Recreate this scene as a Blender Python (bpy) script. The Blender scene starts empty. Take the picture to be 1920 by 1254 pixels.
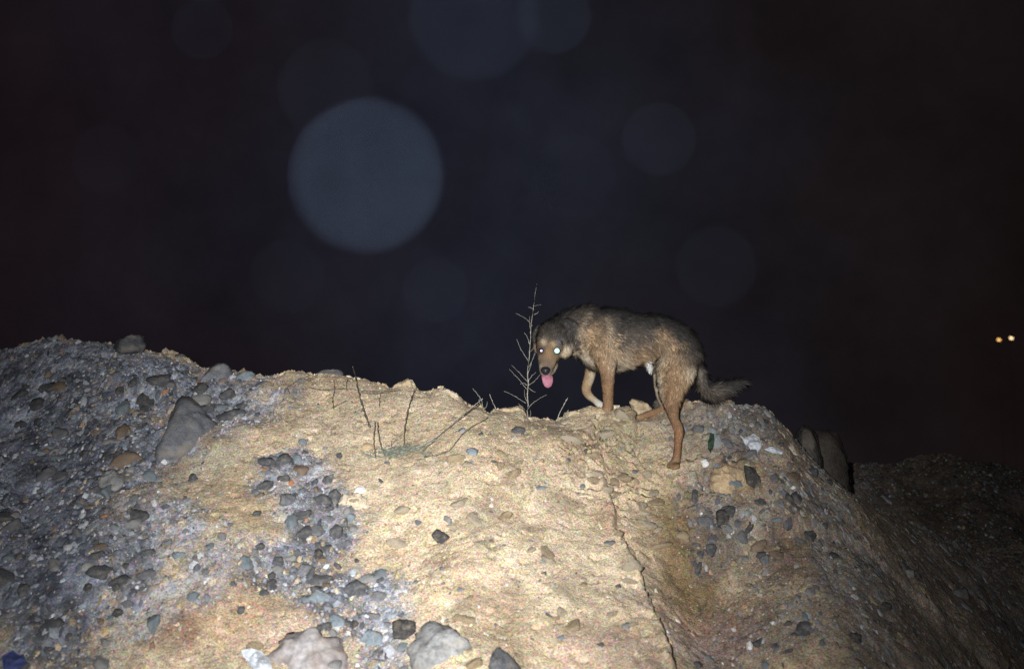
import bpy, math, random
import numpy as np
from mathutils import Vector, noise as mnoise

rng = np.random.default_rng(11)
random.seed(11)
S = bpy.context.scene
COL = S.collection
PI = math.pi

# ------------------------------------------------------------------ camera
PW, PH, LENS = 1920.0, 1254.0, 40.0
FPX = PW * LENS / 36.0
CAM = np.array([0.0, 0.0, 1.2])
PITCH = math.radians(8.0)
FW = np.array([0, math.cos(PITCH), math.sin(PITCH)])
UP = np.array([0, -math.sin(PITCH), math.cos(PITCH)])
RT = np.array([1.0, 0, 0])
cd = bpy.data.cameras.new('camera')
cam = bpy.data.objects.new('camera', cd)
COL.objects.link(cam)
cd.lens = LENS
cd.sensor_width = 36.0
cd.clip_start = 0.01
cd.clip_end = 2000
cam.location = CAM
cam.rotation_euler = (PI / 2 + PITCH, 0, 0)
cd.dof.use_dof = True
cd.dof.focus_distance = 5.2
cd.dof.aperture_fstop = 2.0
cd.dof.aperture_blades = 0
S.camera = cam

# ------------------------------------------------------------------ night sky, flash, exposure
S.render.engine = 'CYCLES'
S.cycles.use_adaptive_sampling = False
S.cycles.use_denoising = True
S.cycles.denoiser = 'OPENIMAGEDENOISE'
S.cycles.denoising_input_passes = 'RGB_ALBEDO_NORMAL'
S.cycles.denoising_prefilter = 'NONE'
S.cycles.max_bounces = 4
S.cycles.diffuse_bounces = 2
S.cycles.sample_clamp_indirect = 4.0
S.cycles.blur_glossy = 0.0
S.view_settings.view_transform = 'Standard'
S.view_settings.look = 'None'
S.view_settings.exposure = 0.0
S.view_settings.gamma = 1.0
wd = bpy.data.worlds.new("World")
S.world = wd
wd.use_nodes = True
nt = wd.node_tree
bgn = nt.nodes['Background']
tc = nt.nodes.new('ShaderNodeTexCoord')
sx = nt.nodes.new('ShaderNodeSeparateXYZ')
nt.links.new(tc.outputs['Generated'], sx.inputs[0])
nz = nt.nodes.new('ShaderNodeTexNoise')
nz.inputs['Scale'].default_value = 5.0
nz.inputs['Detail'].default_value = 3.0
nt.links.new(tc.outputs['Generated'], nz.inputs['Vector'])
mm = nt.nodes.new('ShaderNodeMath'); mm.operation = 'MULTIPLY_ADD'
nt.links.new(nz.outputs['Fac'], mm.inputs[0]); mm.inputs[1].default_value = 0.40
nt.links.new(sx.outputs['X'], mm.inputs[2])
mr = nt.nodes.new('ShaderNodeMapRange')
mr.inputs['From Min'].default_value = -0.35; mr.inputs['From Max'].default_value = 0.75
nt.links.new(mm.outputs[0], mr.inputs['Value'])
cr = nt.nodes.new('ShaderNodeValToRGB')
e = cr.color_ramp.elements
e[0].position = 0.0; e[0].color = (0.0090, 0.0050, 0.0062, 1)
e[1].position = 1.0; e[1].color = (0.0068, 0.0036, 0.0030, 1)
for p, c in ((0.24, (0.0100, 0.0078, 0.0108, 1)), (0.50, (0.0126, 0.0138, 0.0222, 1)), (0.74, (0.0086, 0.0066, 0.0075, 1))):  # navy middle stands for flash-lit haze, painted into the sky colour
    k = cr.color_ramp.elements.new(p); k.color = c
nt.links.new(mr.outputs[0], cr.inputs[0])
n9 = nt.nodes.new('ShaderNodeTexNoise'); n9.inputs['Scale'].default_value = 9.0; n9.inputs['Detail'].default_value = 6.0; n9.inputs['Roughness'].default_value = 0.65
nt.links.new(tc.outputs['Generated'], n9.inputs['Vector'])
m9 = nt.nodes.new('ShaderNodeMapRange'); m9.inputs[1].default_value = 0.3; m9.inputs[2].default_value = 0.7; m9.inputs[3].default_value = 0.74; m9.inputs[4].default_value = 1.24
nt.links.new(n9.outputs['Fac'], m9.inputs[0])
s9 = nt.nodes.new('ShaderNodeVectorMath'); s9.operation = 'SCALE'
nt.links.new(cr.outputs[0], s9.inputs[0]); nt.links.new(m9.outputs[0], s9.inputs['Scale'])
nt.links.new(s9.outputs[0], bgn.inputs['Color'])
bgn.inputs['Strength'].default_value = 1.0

# the flash that took the picture, just up and left of the lens
FLASH = np.array([-0.14, 0.0, 1.28])
fl = bpy.data.lights.new('camera_flash', 'SPOT')
flo = bpy.data.objects.new('camera_flash', fl)
COL.objects.link(flo)
fl.energy = 2420
fl.color = (0.96, 0.98, 1.0)
fl.shadow_soft_size = 0.018
fl.spot_size = math.radians(150)
fl.spot_blend = 0.3
# beam profile of the flash head: a soft bright middle and a weak wide spill
fl.use_nodes = True
fn_ = fl.node_tree
_e = fn_.nodes['Emission']
_t = fn_.nodes.new('ShaderNodeTexCoord'); _s = fn_.nodes.new('ShaderNodeSeparateXYZ'); fn_.links.new(_t.outputs['Normal'], _s.inputs[0])


def _m(op, a, b=None):
    q = fn_.nodes.new('ShaderNodeMath'); q.operation = op
    for i, v in enumerate((a, b)):
        if v is None: continue
        if isinstance(v, (int, float)): q.inputs[i].default_value = v
        else: fn_.links.new(v, q.inputs[i])
    return q.outputs[0]


_th = _m('ARCCOSINE', _m('MINIMUM', _m('ABSOLUTE', _s.outputs['Z']), 1.0))
_g = _m('EXPONENT', _m('MULTIPLY', _m('POWER', _m('DIVIDE', _th, math.radians(16.3)), 2.0), -1.0))
fn_.links.new(_m('ADD', _g, 0.02), _e.inputs['Strength'])
flo.location = FLASH
FLASH_AIM = (810, 870)


# ------------------------------------------------------------------ helpers
def ray(px, py):
    return FW + (px - 960.0) / FPX * RT - (py - 627.0) / FPX * UP


def P(px, py, y):
    """the point y metres out from the camera in the direction seen at px, py of the photograph"""
    r = ray(px, py)
    return CAM + r * (y / r[1])


def hsh(ix, iy, s):
    n = (ix * 374761393 + iy * 668265263 + s * 974634777) & 0xffffffff
    n = ((n ^ (n >> 13)) * 1274126177) & 0xffffffff
    n = ((n ^ (n >> 15)) * 2246822519) & 0xffffffff
    return ((n ^ (n >> 16)) & 0xffff) / 65535.0


def vn(x, y, s=0):
    ix = np.floor(x).astype(np.int64); iy = np.floor(y).astype(np.int64)
    fx = x - ix; fy = y - iy
    fx = fx * fx * fx * (fx * (fx * 6 - 15) + 10); fy = fy * fy * fy * (fy * (fy * 6 - 15) + 10)
    a = hsh(ix, iy, s); b = hsh(ix + 1, iy, s); c = hsh(ix, iy + 1, s); d = hsh(ix + 1, iy + 1, s)
    return (a + (b - a) * fx) * (1 - fy) + (c + (d - c) * fx) * fy - 0.5


def fbm(x, y, sc, octs=4, s=0, gain=0.5):
    x = np.asarray(x, float); y = np.asarray(y, float)
    o = 0.0; a = 1.0; f = sc
    for i in range(octs):
        o = o + a * vn(x * f + 17.3 * i, y * f - 9.1 * i, s + i * 13)
        a *= gain; f *= 2.03
    return o


def sstep(a, b, x):
    t = np.clip((x - a) / (b - a), 0, 1)
    return t * t * (3 - 2 * t)


def softplus(x, k):
    return np.log1p(np.exp(np.clip(x / k, -40, 40))) * k


def smax(a, b, k=0.06):
    return np.maximum(a, b) + np.log1p(np.exp(-np.abs(a - b) / k)) * k


def new_mesh(name, V, faces, mat=None, col=None, nrm=None, smooth=False, parent=None, loc=None):
    """one mesh object; faces: int array (n,3) / (n,4) or a list of lists"""
    V = np.asarray(V, dtype=np.float32)
    if loc is not None:
        V = V - np.asarray(loc, dtype=np.float32)
    me = bpy.data.meshes.new(name)
    if isinstance(faces, np.ndarray):
        n, k = faces.shape
        me.vertices.add(len(V)); me.vertices.foreach_set('co', V.ravel())
        me.loops.add(n * k); me.loops.foreach_set('vertex_index', faces.astype(np.int32).ravel())
        me.polygons.add(n); me.polygons.foreach_set('loop_start', np.arange(0, n * k, k, dtype=np.int32))
        me.update(calc_edges=True)
        me.validate()
    else:
        me.from_pydata([tuple(map(float, v)) for v in V], [], faces)
        me.update()
    me.polygons.foreach_set('use_smooth', np.full(len(me.polygons), bool(smooth)))
    if col is not None:
        a = me.attributes.new('Col', 'FLOAT_COLOR', 'POINT')
        c4 = np.ones((len(V), 4), np.float32); c4[:, :3] = col
        a.data.foreach_set('color', c4.ravel())
    if nrm is not None:
        a = me.attributes.new('nrm', 'FLOAT_VECTOR', 'POINT')
        a.data.foreach_set('vector', np.asarray(nrm, np.float32).ravel())
    if mat:
        me.materials.append(mat)
    o = bpy.data.objects.new(name, me)
    COL.objects.link(o)
    if loc is not None:
        o.location = loc
    if parent is not None:
        o.parent = parent
        if loc is not None:
            o.location = np.asarray(loc) - np.asarray(parent.location)
        else:
            o.location = -np.asarray(parent.location)
    return o


def tag(o, label, cat, group=None):
    o['label'] = label; o['category'] = cat
    if group: o['group'] = group
    return o


def empty(name, loc, label, cat, group=None):
    o = bpy.data.objects.new(name, None)
    COL.objects.link(o)
    o.location = loc
    o.empty_display_size = 0.05
    return tag(o, label, cat, group)


def ico(sub):
    import bmesh
    b = bmesh.new()
    bmesh.ops.create_icosphere(b, subdivisions=sub, radius=1.0)
    V = np.array([v.co[:] for v in b.verts]); Fc = np.array([[v.index for v in f.verts] for f in b.faces])
    b.free()
    return V, Fc


# ------------------------------------------------------------------ materials
def mat_new(name):
    m = bpy.data.materials.new(name); m.use_nodes = True
    n = m.node_tree
    return m, n, n.nodes['Principled BSDF'], n.links


def mat_soil():
    m, n, b, l = mat_new('soil')
    at = n.nodes.new('ShaderNodeAttribute'); at.attribute_name = 'Col'
    co = n.nodes.new('ShaderNodeTexCoord')
    n1 = n.nodes.new('ShaderNodeTexNoise'); n1.inputs['Scale'].default_value = 150; n1.inputs['Detail'].default_value = 4; n1.inputs['Roughness'].default_value = 0.75
    n2 = n.nodes.new('ShaderNodeTexNoise'); n2.inputs['Scale'].default_value = 28; n2.inputs['Detail'].default_value = 5; n2.inputs['Roughness'].default_value = 0.7
    vo = n.nodes.new('ShaderNodeTexVoronoi'); vo.inputs['Scale'].default_value = 95
    for q in (n1, n2, vo): l.new(co.outputs['Object'], q.inputs['Vector'])
    r1 = n.nodes.new('ShaderNodeMapRange'); r1.inputs[1].default_value = 0.37; r1.inputs[2].default_value = 0.63; r1.inputs[3].default_value = 0.50; r1.inputs[4].default_value = 1.46
    l.new(n1.outputs['Fac'], r1.inputs[0])
    r2 = n.nodes.new('ShaderNodeMapRange'); r2.inputs[1].default_value = 0.3; r2.inputs[2].default_value = 0.7; r2.inputs[3].default_value = 0.80; r2.inputs[4].default_value = 1.18
    l.new(n2.outputs['Fac'], r2.inputs[0])
    mu = n.nodes.new('ShaderNodeMath'); mu.operation = 'MULTIPLY'
    l.new(r1.outputs[0], mu.inputs[0]); l.new(r2.outputs[0], mu.inputs[1])
    mx = n.nodes.new('ShaderNodeVectorMath'); mx.operation = 'SCALE'
    l.new(at.outputs['Color'], mx.inputs[0]); l.new(mu.outputs[0], mx.inputs['Scale'])
    # coloured grains
    hs = n.nodes.new('ShaderNodeMix'); hs.data_type = 'RGBA'; hs.blend_type = 'OVERLAY'
    hs.inputs['Factor'].default_value = 0.16
    l.new(mx.outputs[0], hs.inputs['A']); l.new(vo.outputs['Color'], hs.inputs['B'])
    l.new(hs.outputs['Result'], b.inputs['Base Color'])
    b.inputs['Roughness'].default_value = 0.95
    b.inputs['Specular IOR Level'].default_value = 0.15
    ad = n.nodes.new('ShaderNodeMath'); ad.operation = 'MULTIPLY_ADD'
    l.new(n2.outputs['Fac'], ad.inputs[0]); ad.inputs[1].default_value = 2.0; l.new(n1.outputs['Fac'], ad.inputs[2])
    bp = n.nodes.new('ShaderNodeBump'); bp.inputs['Strength'].default_value = 0.7; bp.inputs['Distance'].default_value = 0.008
    l.new(ad.outputs[0], bp.inputs['Height']); l.new(bp.outputs[0], b.inputs['Normal'])
    return m


def mat_rock(name, c, var=0.35, scale=30, rough=0.8, bump=0.5, c2=None, dust=(0.27, 0.225, 0.165)):
    m, n, b, l = mat_new(name)
    co = n.nodes.new('ShaderNodeTexCoord')
    oi = n.nodes.new('ShaderNodeObjectInfo')
    sh = n.nodes.new('ShaderNodeVectorMath'); sh.operation = 'ADD'
    l.new(co.outputs['Object'], sh.inputs[0])
    sc = n.nodes.new('ShaderNodeMath'); sc.operation = 'MULTIPLY'; sc.inputs[1].default_value = 37
    l.new(oi.outputs['Random'], sc.inputs[0]); l.new(sc.outputs[0], sh.inputs[1])
    a = n.nodes.new('ShaderNodeTexNoise'); a.inputs['Scale'].default_value = scale; a.inputs['Detail'].default_value = 6; a.inputs['Roughness'].default_value = 0.7
    f = n.nodes.new('ShaderNodeTexNoise'); f.inputs['Scale'].default_value = scale * 6; f.inputs['Detail'].default_value = 3
    l.new(sh.outputs[0], a.inputs['Vector']); l.new(sh.outputs[0], f.inputs['Vector'])
    r = n.nodes.new('ShaderNodeValToRGB')
    c = np.array(c); d = np.array(c2) if c2 is not None else c * (1 + var)
    r.color_ramp.elements[0].position = 0.32; r.color_ramp.elements[0].color = (*(c * (1 - var)), 1)
    r.color_ramp.elements[1].position = 0.70; r.color_ramp.elements[1].color = (*d, 1)
    l.new(a.outputs['Fac'], r.inputs[0])
    r1 = n.nodes.new('ShaderNodeMapRange'); r1.inputs[1].default_value = 0.3; r1.inputs[2].default_value = 0.7; r1.inputs[3].default_value = 0.72; r1.inputs[4].default_value = 1.28
    l.new(f.outputs['Fac'], r1.inputs[0])
    mx = n.nodes.new('ShaderNodeVectorMath'); mx.operation = 'SCALE'
    l.new(r.outputs[0], mx.inputs[0]); l.new(r1.outputs[0], mx.inputs['Scale'])
    dn = n.nodes.new('ShaderNodeTexNoise'); dn.inputs['Scale'].default_value = scale * 1.3; dn.inputs['Detail'].default_value = 5; dn.inputs['Roughness'].default_value = 0.75
    l.new(co.outputs['Generated'], dn.inputs['Vector'])
    dn.inputs['Scale'].default_value = 3.2
    dr = n.nodes.new('ShaderNodeMapRange'); dr.inputs[1].default_value = 0.45; dr.inputs[2].default_value = 0.68; dr.inputs[3].default_value = 0.04; dr.inputs[4].default_value = 0.55
    l.new(dn.outputs['Fac'], dr.inputs[0])
    dm = n.nodes.new('ShaderNodeMix'); dm.data_type = 'RGBA'; l.new(dr.outputs[0], dm.inputs['Factor'])
    l.new(mx.outputs[0], dm.inputs['A']); dm.inputs['B'].default_value = (*dust, 1)
    l.new(dm.outputs['Result'], b.inputs['Base Color'])
    b.inputs['Roughness'].default_value = rough
    b.inputs['Specular IOR Level'].default_value = 0.25
    ad = n.nodes.new('ShaderNodeMath'); ad.operation = 'MULTIPLY_ADD'
    l.new(a.outputs['Fac'], ad.inputs[0]); ad.inputs[1].default_value = 2.5; l.new(f.outputs['Fac'], ad.inputs[2])
    bp = n.nodes.new('ShaderNodeBump'); bp.inputs['Strength'].default_value = bump; bp.inputs['Distance'].default_value = 0.006
    l.new(ad.outputs[0], bp.inputs['Height']); l.new(bp.outputs[0], b.inputs['Normal'])
    return m


def mat_attr(name, rough=0.85, spec=0.2, use_nrm=False, grain=0.0):
    m, n, b, l = mat_new(name)
    at = n.nodes.new('ShaderNodeAttribute'); at.attribute_name = 'Col'
    src = at.outputs['Color']
    if grain:
        co = n.nodes.new('ShaderNodeTexCoord')
        f = n.nodes.new('ShaderNodeTexNoise'); f.inputs['Scale'].default_value = grain; f.inputs['Detail'].default_value = 4
        l.new(co.outputs['Object'], f.inputs['Vector'])
        r1 = n.nodes.new('ShaderNodeMapRange'); r1.inputs[1].default_value = 0.3; r1.inputs[2].default_value = 0.7; r1.inputs[3].default_value = 0.65; r1.inputs[4].default_value = 1.35
        l.new(f.outputs['Fac'], r1.inputs[0])
        mx = n.nodes.new('ShaderNodeVectorMath'); mx.operation = 'SCALE'
        l.new(src, mx.inputs[0]); l.new(r1.outputs[0], mx.inputs['Scale'])
        src = mx.outputs[0]
    l.new(src, b.inputs['Base Color'])
    b.inputs['Roughness'].default_value = rough
    b.inputs['Specular IOR Level'].default_value = spec
    if use_nrm:
        an = n.nodes.new('ShaderNodeAttribute'); an.attribute_name = 'nrm'
        nn = n.nodes.new('ShaderNodeVectorMath'); nn.operation = 'NORMALIZE'
        l.new(an.outputs['Vector'], nn.inputs[0]); l.new(nn.outputs[0], b.inputs['Normal'])
    return m


def mat_plain(name, c, rough=0.6, spec=0.4, metal=0.0, scale=80, var=0.25):
    m, n, b, l = mat_new(name)
    co = n.nodes.new('ShaderNodeTexCoord')
    f = n.nodes.new('ShaderNodeTexNoise'); f.inputs['Scale'].default_value = scale; f.inputs['Detail'].default_value = 4
    l.new(co.outputs['Object'], f.inputs['Vector'])
    r = n.nodes.new('ShaderNodeValToRGB'); c = np.array(c)
    r.color_ramp.elements[0].position = 0.3; r.color_ramp.elements[0].color = (*(c * (1 - var)), 1)
    r.color_ramp.elements[1].position = 0.7; r.color_ramp.elements[1].color = (*np.minimum(c * (1 + var), 1), 1)
    l.new(f.outputs['Fac'], r.inputs[0]); l.new(r.outputs[0], b.inputs['Base Color'])
    b.inputs['Roughness'].default_value = rough
    b.inputs['Specular IOR Level'].default_value = spec
    b.inputs['Metallic'].default_value = metal
    return m


M = dict(
    soil=mat_soil(),
    gravel=mat_attr('gravel', 0.8, 0.25, grain=160),
    slate=mat_rock('slate', (0.056, 0.061, 0.071)),
    dark=mat_rock('dark_rock', (0.030, 0.029, 0.031)),
    blue=mat_rock('blue_grey_rock', (0.15, 0.185, 0.21)),
    grey=mat_rock('grey_rock', (0.12, 0.125, 0.14)),
    mid=mat_rock('mid_grey_rock', (0.20, 0.205, 0.21)),
    pale=mat_rock('pale_rock', (0.21, 0.21, 0.21), var=0.4, scale=14),
    pink=mat_rock('pinkish_rock', (0.25, 0.19, 0.165), var=0.3, scale=9, c2=(0.36, 0.35, 0.36)),
    white=mat_rock('white_rock', (0.70, 0.69, 0.66), var=0.12),
    brown=mat_rock('brown_rock', (0.17, 0.12, 0.085)),
    rust=mat_rock('rusty_rock', (0.34, 0.13, 0.055)),
    ochre=mat_rock('ochre_rock', (0.42, 0.30, 0.175), var=0.3),
    clod=mat_rock('sand_clod', (0.44, 0.335, 0.21), dust=(0.54, 0.43, 0.29), var=0.25, scale=40, rough=0.95, bump=0.8),
    paleclod=mat_rock('pale_clod', (0.50, 0.42, 0.31), dust=(0.54, 0.43, 0.29), var=0.25, scale=40, rough=0.95, bump=0.8),
    greyclod=mat_rock('grey_clod', (0.075, 0.063, 0.052), dust=(0.10, 0.085, 0.07), var=0.35, scale=40, rough=0.95, bump=0.8),
    fur=mat_attr('fur', 0.75, 0.25, use_nrm=True),
    skin=mat_attr('coat_under_fur', 0.9, 0.1),
    nose=mat_plain('nose_leather', (0.012, 0.012, 0.014), 0.45, 0.4),
    tongue=mat_plain('wet_tongue', (0.31, 0.125, 0.16), 0.65, 0.25, var=0.2),
    twig=mat_plain('dry_twig', (0.27, 0.25, 0.205), 0.85, 0.2, var=0.4),
    darktwig=mat_plain('dark_twig', (0.10, 0.085, 0.065), 0.9, 0.1, var=0.4),
    herb=mat_plain('grey_green_leaf', (0.17, 0.185, 0.145), 0.85, 0.2, var=0.4),
    leaf=mat_plain('dark_green_leaf', (0.026, 0.046, 0.027), 0.7, 0.3, var=0.4),
    plastic=mat_plain('white_plastic', (0.50, 0.52, 0.55), 0.35, 0.5, var=0.08),
    bluecloth=mat_plain('blue_plastic', (0.05, 0.062, 0.17), 0.7, 0.4, var=0.3),
    pole=mat_plain('painted_pole', (0.70, 0.58, 0.52), 0.9, 0.05, var=0.05),
)

# ------------------------------------------------------------------ the spoil heap (one sheet with the ground)
CREST = np.array([
    (-900, 760), (-400, 700), (-120, 668), (0, 660), (30, 650), (60, 641), (90, 633), (130, 638), (180, 641), (215, 648), (250, 652), (280, 659),
    (300, 663), (340, 666), (380, 690), (440, 697), (490, 709), (505, 704), (520, 706), (535, 699), (552, 696), (570, 697), (585, 703), (605, 700),
    (620, 701), (640, 703), (660, 708), (690, 713), (715, 720), (733, 728), (742, 724), (752, 718), (765, 716), (775, 722), (784, 732), (800, 733),
    (812, 731), (822, 727), (836, 729), (850, 736), (862, 744), (872, 752), (880, 760), (892, 758), (904, 762), (908, 771), (916, 776), (924, 770), (936, 766),
    (950, 766), (965, 764), (978, 763), (984, 774), (990, 785), (1010, 786), (1032, 784), (1042, 790), (1052, 786), (1058, 778), (1070, 772), (1085, 771), (1095, 764),
    (1110, 761), (1125, 765), (1150, 764), (1165, 762), (1180, 761), (1184, 772), (1190, 786), (1215, 784), (1240, 772), (1262, 762), (1290, 755), (1320, 757), (1345, 758), (1352, 754), (1372, 754), (1378, 761),
    (1400, 763), (1420, 761), (1436, 765), (1446, 775), (1458, 786), (1470, 800), (1490, 822), (1510, 846), (1530, 868), (1560, 900), (1600, 925),
    (1650, 950), (1700, 975), (1760, 1000), (1900, 1060), (2400, 1200)], float)
_cd = np.interp(CREST[:, 0], [-900, -400, 0, 500, 900, 1180, 1300, 1450, 1560, 1700, 2400], [6.6, 6.2, 5.9, 5.5, 5.3, 5.3, 5.25, 5.2, 5.3, 5.7, 6.6])
_cw = np.array([P(a, b, d) for (a, b), d in zip(CREST, _cd)])
_o = np.argsort(_cw[:, 0]); _cw = _cw[_o]
CREST2 = np.array([(900, 960), (1250, 930), (1400, 880), (1490, 862), (1560, 858), (1600, 855), (1625, 850), (1650, 849), (1690, 850), (1720, 846), (1745, 842), (1765, 842), (1800, 851),
                   (1860, 862), (1920, 882), (2050, 930), (2300, 990), (2800, 1040)], float)
_cw2 = np.array([P(a, b, 7.4) for a, b in CREST2])
CRACK_PX = [(1118, 800), (1128, 850), (1142, 920), (1152, 975), (1165, 1002), (1180, 1022), (1190, 1042), (1196, 1062), (1206, 1080), (1214, 1108), (1226, 1140), (1238, 1168), (1252, 1200), (1268, 1260), (1290, 1330)]
CRACKS2_PX = [[(1189, 755), (1192, 775), (1197, 795), (1193, 815), (1196, 835), (1201, 860)], [(1124, 775), (1127, 800), (1125, 822)], [(1115, 790), (1118, 815)],
              [(1172, 965), (1190, 985), (1186, 1005)]]


_sx = np.linspace(-6, 8, 1400)
_sz = np.interp(_sx, _cw[:, 0], _cw[:, 2])
_kr = np.exp(-np.linspace(-2.5, 2.5, 75) ** 2); _kr /= _kr.sum()
_sz0 = _sz
_sz = np.convolve(np.pad(_sz0, 37, mode='edge'), _kr, 'valid')
_kr = np.exp(-np.linspace(-2.5, 2.5, 401) ** 2); _kr /= _kr.sum()
_szw = np.convolve(np.pad(_sz0, 200, mode='edge'), _kr, 'valid')


def base_height(x, y):
    zc = np.interp(x, _cw[:, 0], _cw[:, 2]); yc = np.interp(x, _cw[:, 0], _cw[:, 1])
    d = yc - y
    dp = np.maximum(d, 0); dn = np.maximum(-d, 0)
    s1 = 0.72 + 0.10 * vn(x * 0.9, y * 0.6, 5)
    s0 = 0.32; w = 0.10
    zs = np.interp(x, _sx, _sz)
    zw = np.interp(x, _sx, _szw)
    zc = zw + (zs - zw) * np.exp(-(dp / 0.28) ** 2) + (zc - zs) * np.exp(-(dp / 0.09) ** 2 - (dn / 0.4) ** 2)
    A = zc - (s1 * dp - (s1 - s0) * w * (1 - np.exp(-dp / w))) - (0.10 * dn + 0.85 * softplus(dn - 0.35, 0.03))
    z2 = np.interp(x, _cw2[:, 0], _cw2[:, 2])
    d2 = 7.4 - y
    B = z2 - 0.50 * softplus(d2 - 0.1, 0.1) - 0.55 * softplus(-d2, 0.1)
    G = 0.0 * x + 0.02 * vn(x * 0.7, y * 0.7, 3)
    z = smax(smax(A, B, 0.05), G, 0.05)
    # big soft lumps, fading out at the crest line so that its outline stays
    fade = sstep(0.0, 0.35, np.abs(d))
    z = z + fade * (0.10 * fbm(x, y, 1.6, 2, 21) + 0.030 * fbm(x, y, 5.0, 3, 31))
    return z


def axis(lo, fine_lo, fine_hi, hi, st, nc):
    a = fine_lo - np.geomspace(st, fine_lo - lo, nc)[::-1]
    b = np.arange(fine_lo, fine_hi, st)
    c = fine_hi + np.geomspace(st * 0.5, hi - fine_hi, nc)
    return np.concatenate([a, b, c])


GX = axis(-250, -2.75, 3.4, 250, 0.0072, 60)
_fy = np.concatenate([np.arange(3.25, 5.75, 0.0060), np.arange(5.75, 7.5, 0.011), np.arange(7.5, 8.6, 0.028)])
GY = np.concatenate([3.25 - np.geomspace(0.01, 60, 40)[::-1], _fy, 8.6 + np.geomspace(0.03, 400, 40)])
XX, YY = np.meshgrid(GX, GY)
H0 = base_height(XX, YY)
HH = H0


def height(x, y):
    x = np.asarray(x, float); y = np.asarray(y, float)
    i = np.clip(np.searchsorted(GX, x) - 1, 0, len(GX) - 2); j = np.clip(np.searchsorted(GY, y) - 1, 0, len(GY) - 2)
    u = np.clip((x - GX[i]) / (GX[i + 1] - GX[i]), 0, 1); v = np.clip((y - GY[j]) / (GY[j + 1] - GY[j]), 0, 1)
    return (HH[j, i] * (1 - u) + HH[j, i + 1] * u) * (1 - v) + (HH[j + 1, i] * (1 - u) + HH[j + 1, i + 1] * u) * v


def hit(px, py):
    r = ray(px, py); r = r / r[1]
    t = np.arange(2.2, 12.0, 0.004)
    p = CAM[None] + r[None] * t[:, None]
    below = p[:, 2] < height(p[:, 0], p[:, 1])
    k = int(np.argmax(below)) if below.any() else 700
    return CAM + r * (t[k] - 0.002)


def seg_dist(x, y, pts):
    """distance and signed side of points to a polyline on the ground, and the place along it 0..1"""
    best = np.full(x.shape, 1e9); side = np.zeros(x.shape); along = np.zeros(x.shape)
    L = np.concatenate([[0], np.cumsum(np.hypot(np.diff(pts[:, 0]), np.diff(pts[:, 1])))])
    for k in range(len(pts) - 1):
        a = pts[k, :2]; b = pts[k + 1, :2]; ab = b - a; l2 = (ab ** 2).sum() + 1e-12
        t = np.clip(((x - a[0]) * ab[0] + (y - a[1]) * ab[1]) / l2, 0, 1)
        dx = x - a[0] - t * ab[0]; dy = y - a[1] - t * ab[1]
        d = np.hypot(dx, dy); s = np.sign(ab[0] * (y - a[1]) - ab[1] * (x - a[0]))
        m = d < best
        best = np.where(m, d, best); side = np.where(m, s, side); along = np.where(m, (L[k] + t * math.sqrt(l2)) / L[-1], along)
    return best, side, along


# the sand crust breaks along a long crack; right of it the ground sits lower
crack = np.array([hit(a, b) for a, b in CRACK_PX])
wig = 0.022 * fbm(XX, YY, 13, 5, 41, 0.62)
ds, sd, al = seg_dist(XX + wig, YY + wig, crack)
sgn = ds * sd                     # + on the right seen from the camera (checked below)
tst = hit(1290, 1040); _, q, _ = seg_dist(np.array([tst[0]]), np.array([tst[1]]), crack)
sgn = sgn * (1 if q[0] > 0 else -1)
amp = np.interp(al, [0, 0.12, 0.33, 0.5, 0.8, 1.0], [0.0, 0.02, 0.13, 0.22, 0.20, 0.12])
step = sstep(-0.004, 0.022, sgn) * (0.50 + 0.50 * sstep(0.0, 0.26, sgn)) * np.exp(-np.maximum(sgn - 0.2, 0) / 0.8)
lip = 0.030 * np.clip(0.3 + fbm(XX, YY, 16, 3, 43), 0, 1) * np.exp(-(sgn + 0.014) ** 2 / 0.018 ** 2)
groove = 0.050 * np.clip(0.35 + 1.4 * fbm(XX, YY, 11, 3, 45), 0, 1) * np.exp(-(sgn - 0.012) ** 2 / 0.010 ** 2) * sstep(0.25, 0.4, al)
H1 = H0 - amp * step + lip * (amp > 0.02) - groove
for pts in CRACKS2_PX:
    c2 = np.array([hit(a, b) for a, b in pts])
    dd, s2, a2 = seg_dist(XX + wig, YY + wig, c2)
    H1 = H1 - 0.030 * np.exp(-(dd / 0.0075) ** 2)
HH = H1


def blob(px, py, rx, ry):
    """a soft round patch on the ground, 0..1, its middle and reach found on the slope"""
    while True:
        c = hit(px, py)
        if c[1] < 7.6 and abs(CAM[2] + ray(px, py)[2] / ray(px, py)[1] * c[1] - height(c[0], c[1])) < 0.03: break
        py += 4
    r_x = rx / FPX * c[1]
    a = hit(px, py - ry)
    if abs(a[2] - height(a[0], a[1])) > 0.03: a = np.array([c[0], c[1] + 0.45, 0])
    b = hit(px, min(py + ry, 1500))
    r_y = max(abs(a[1] - b[1]) / 2, r_x * 0.6)
    return np.sqrt(((XX - c[0]) / r_x) ** 2 + ((YY - c[1]) / r_y) ** 2)


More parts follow.
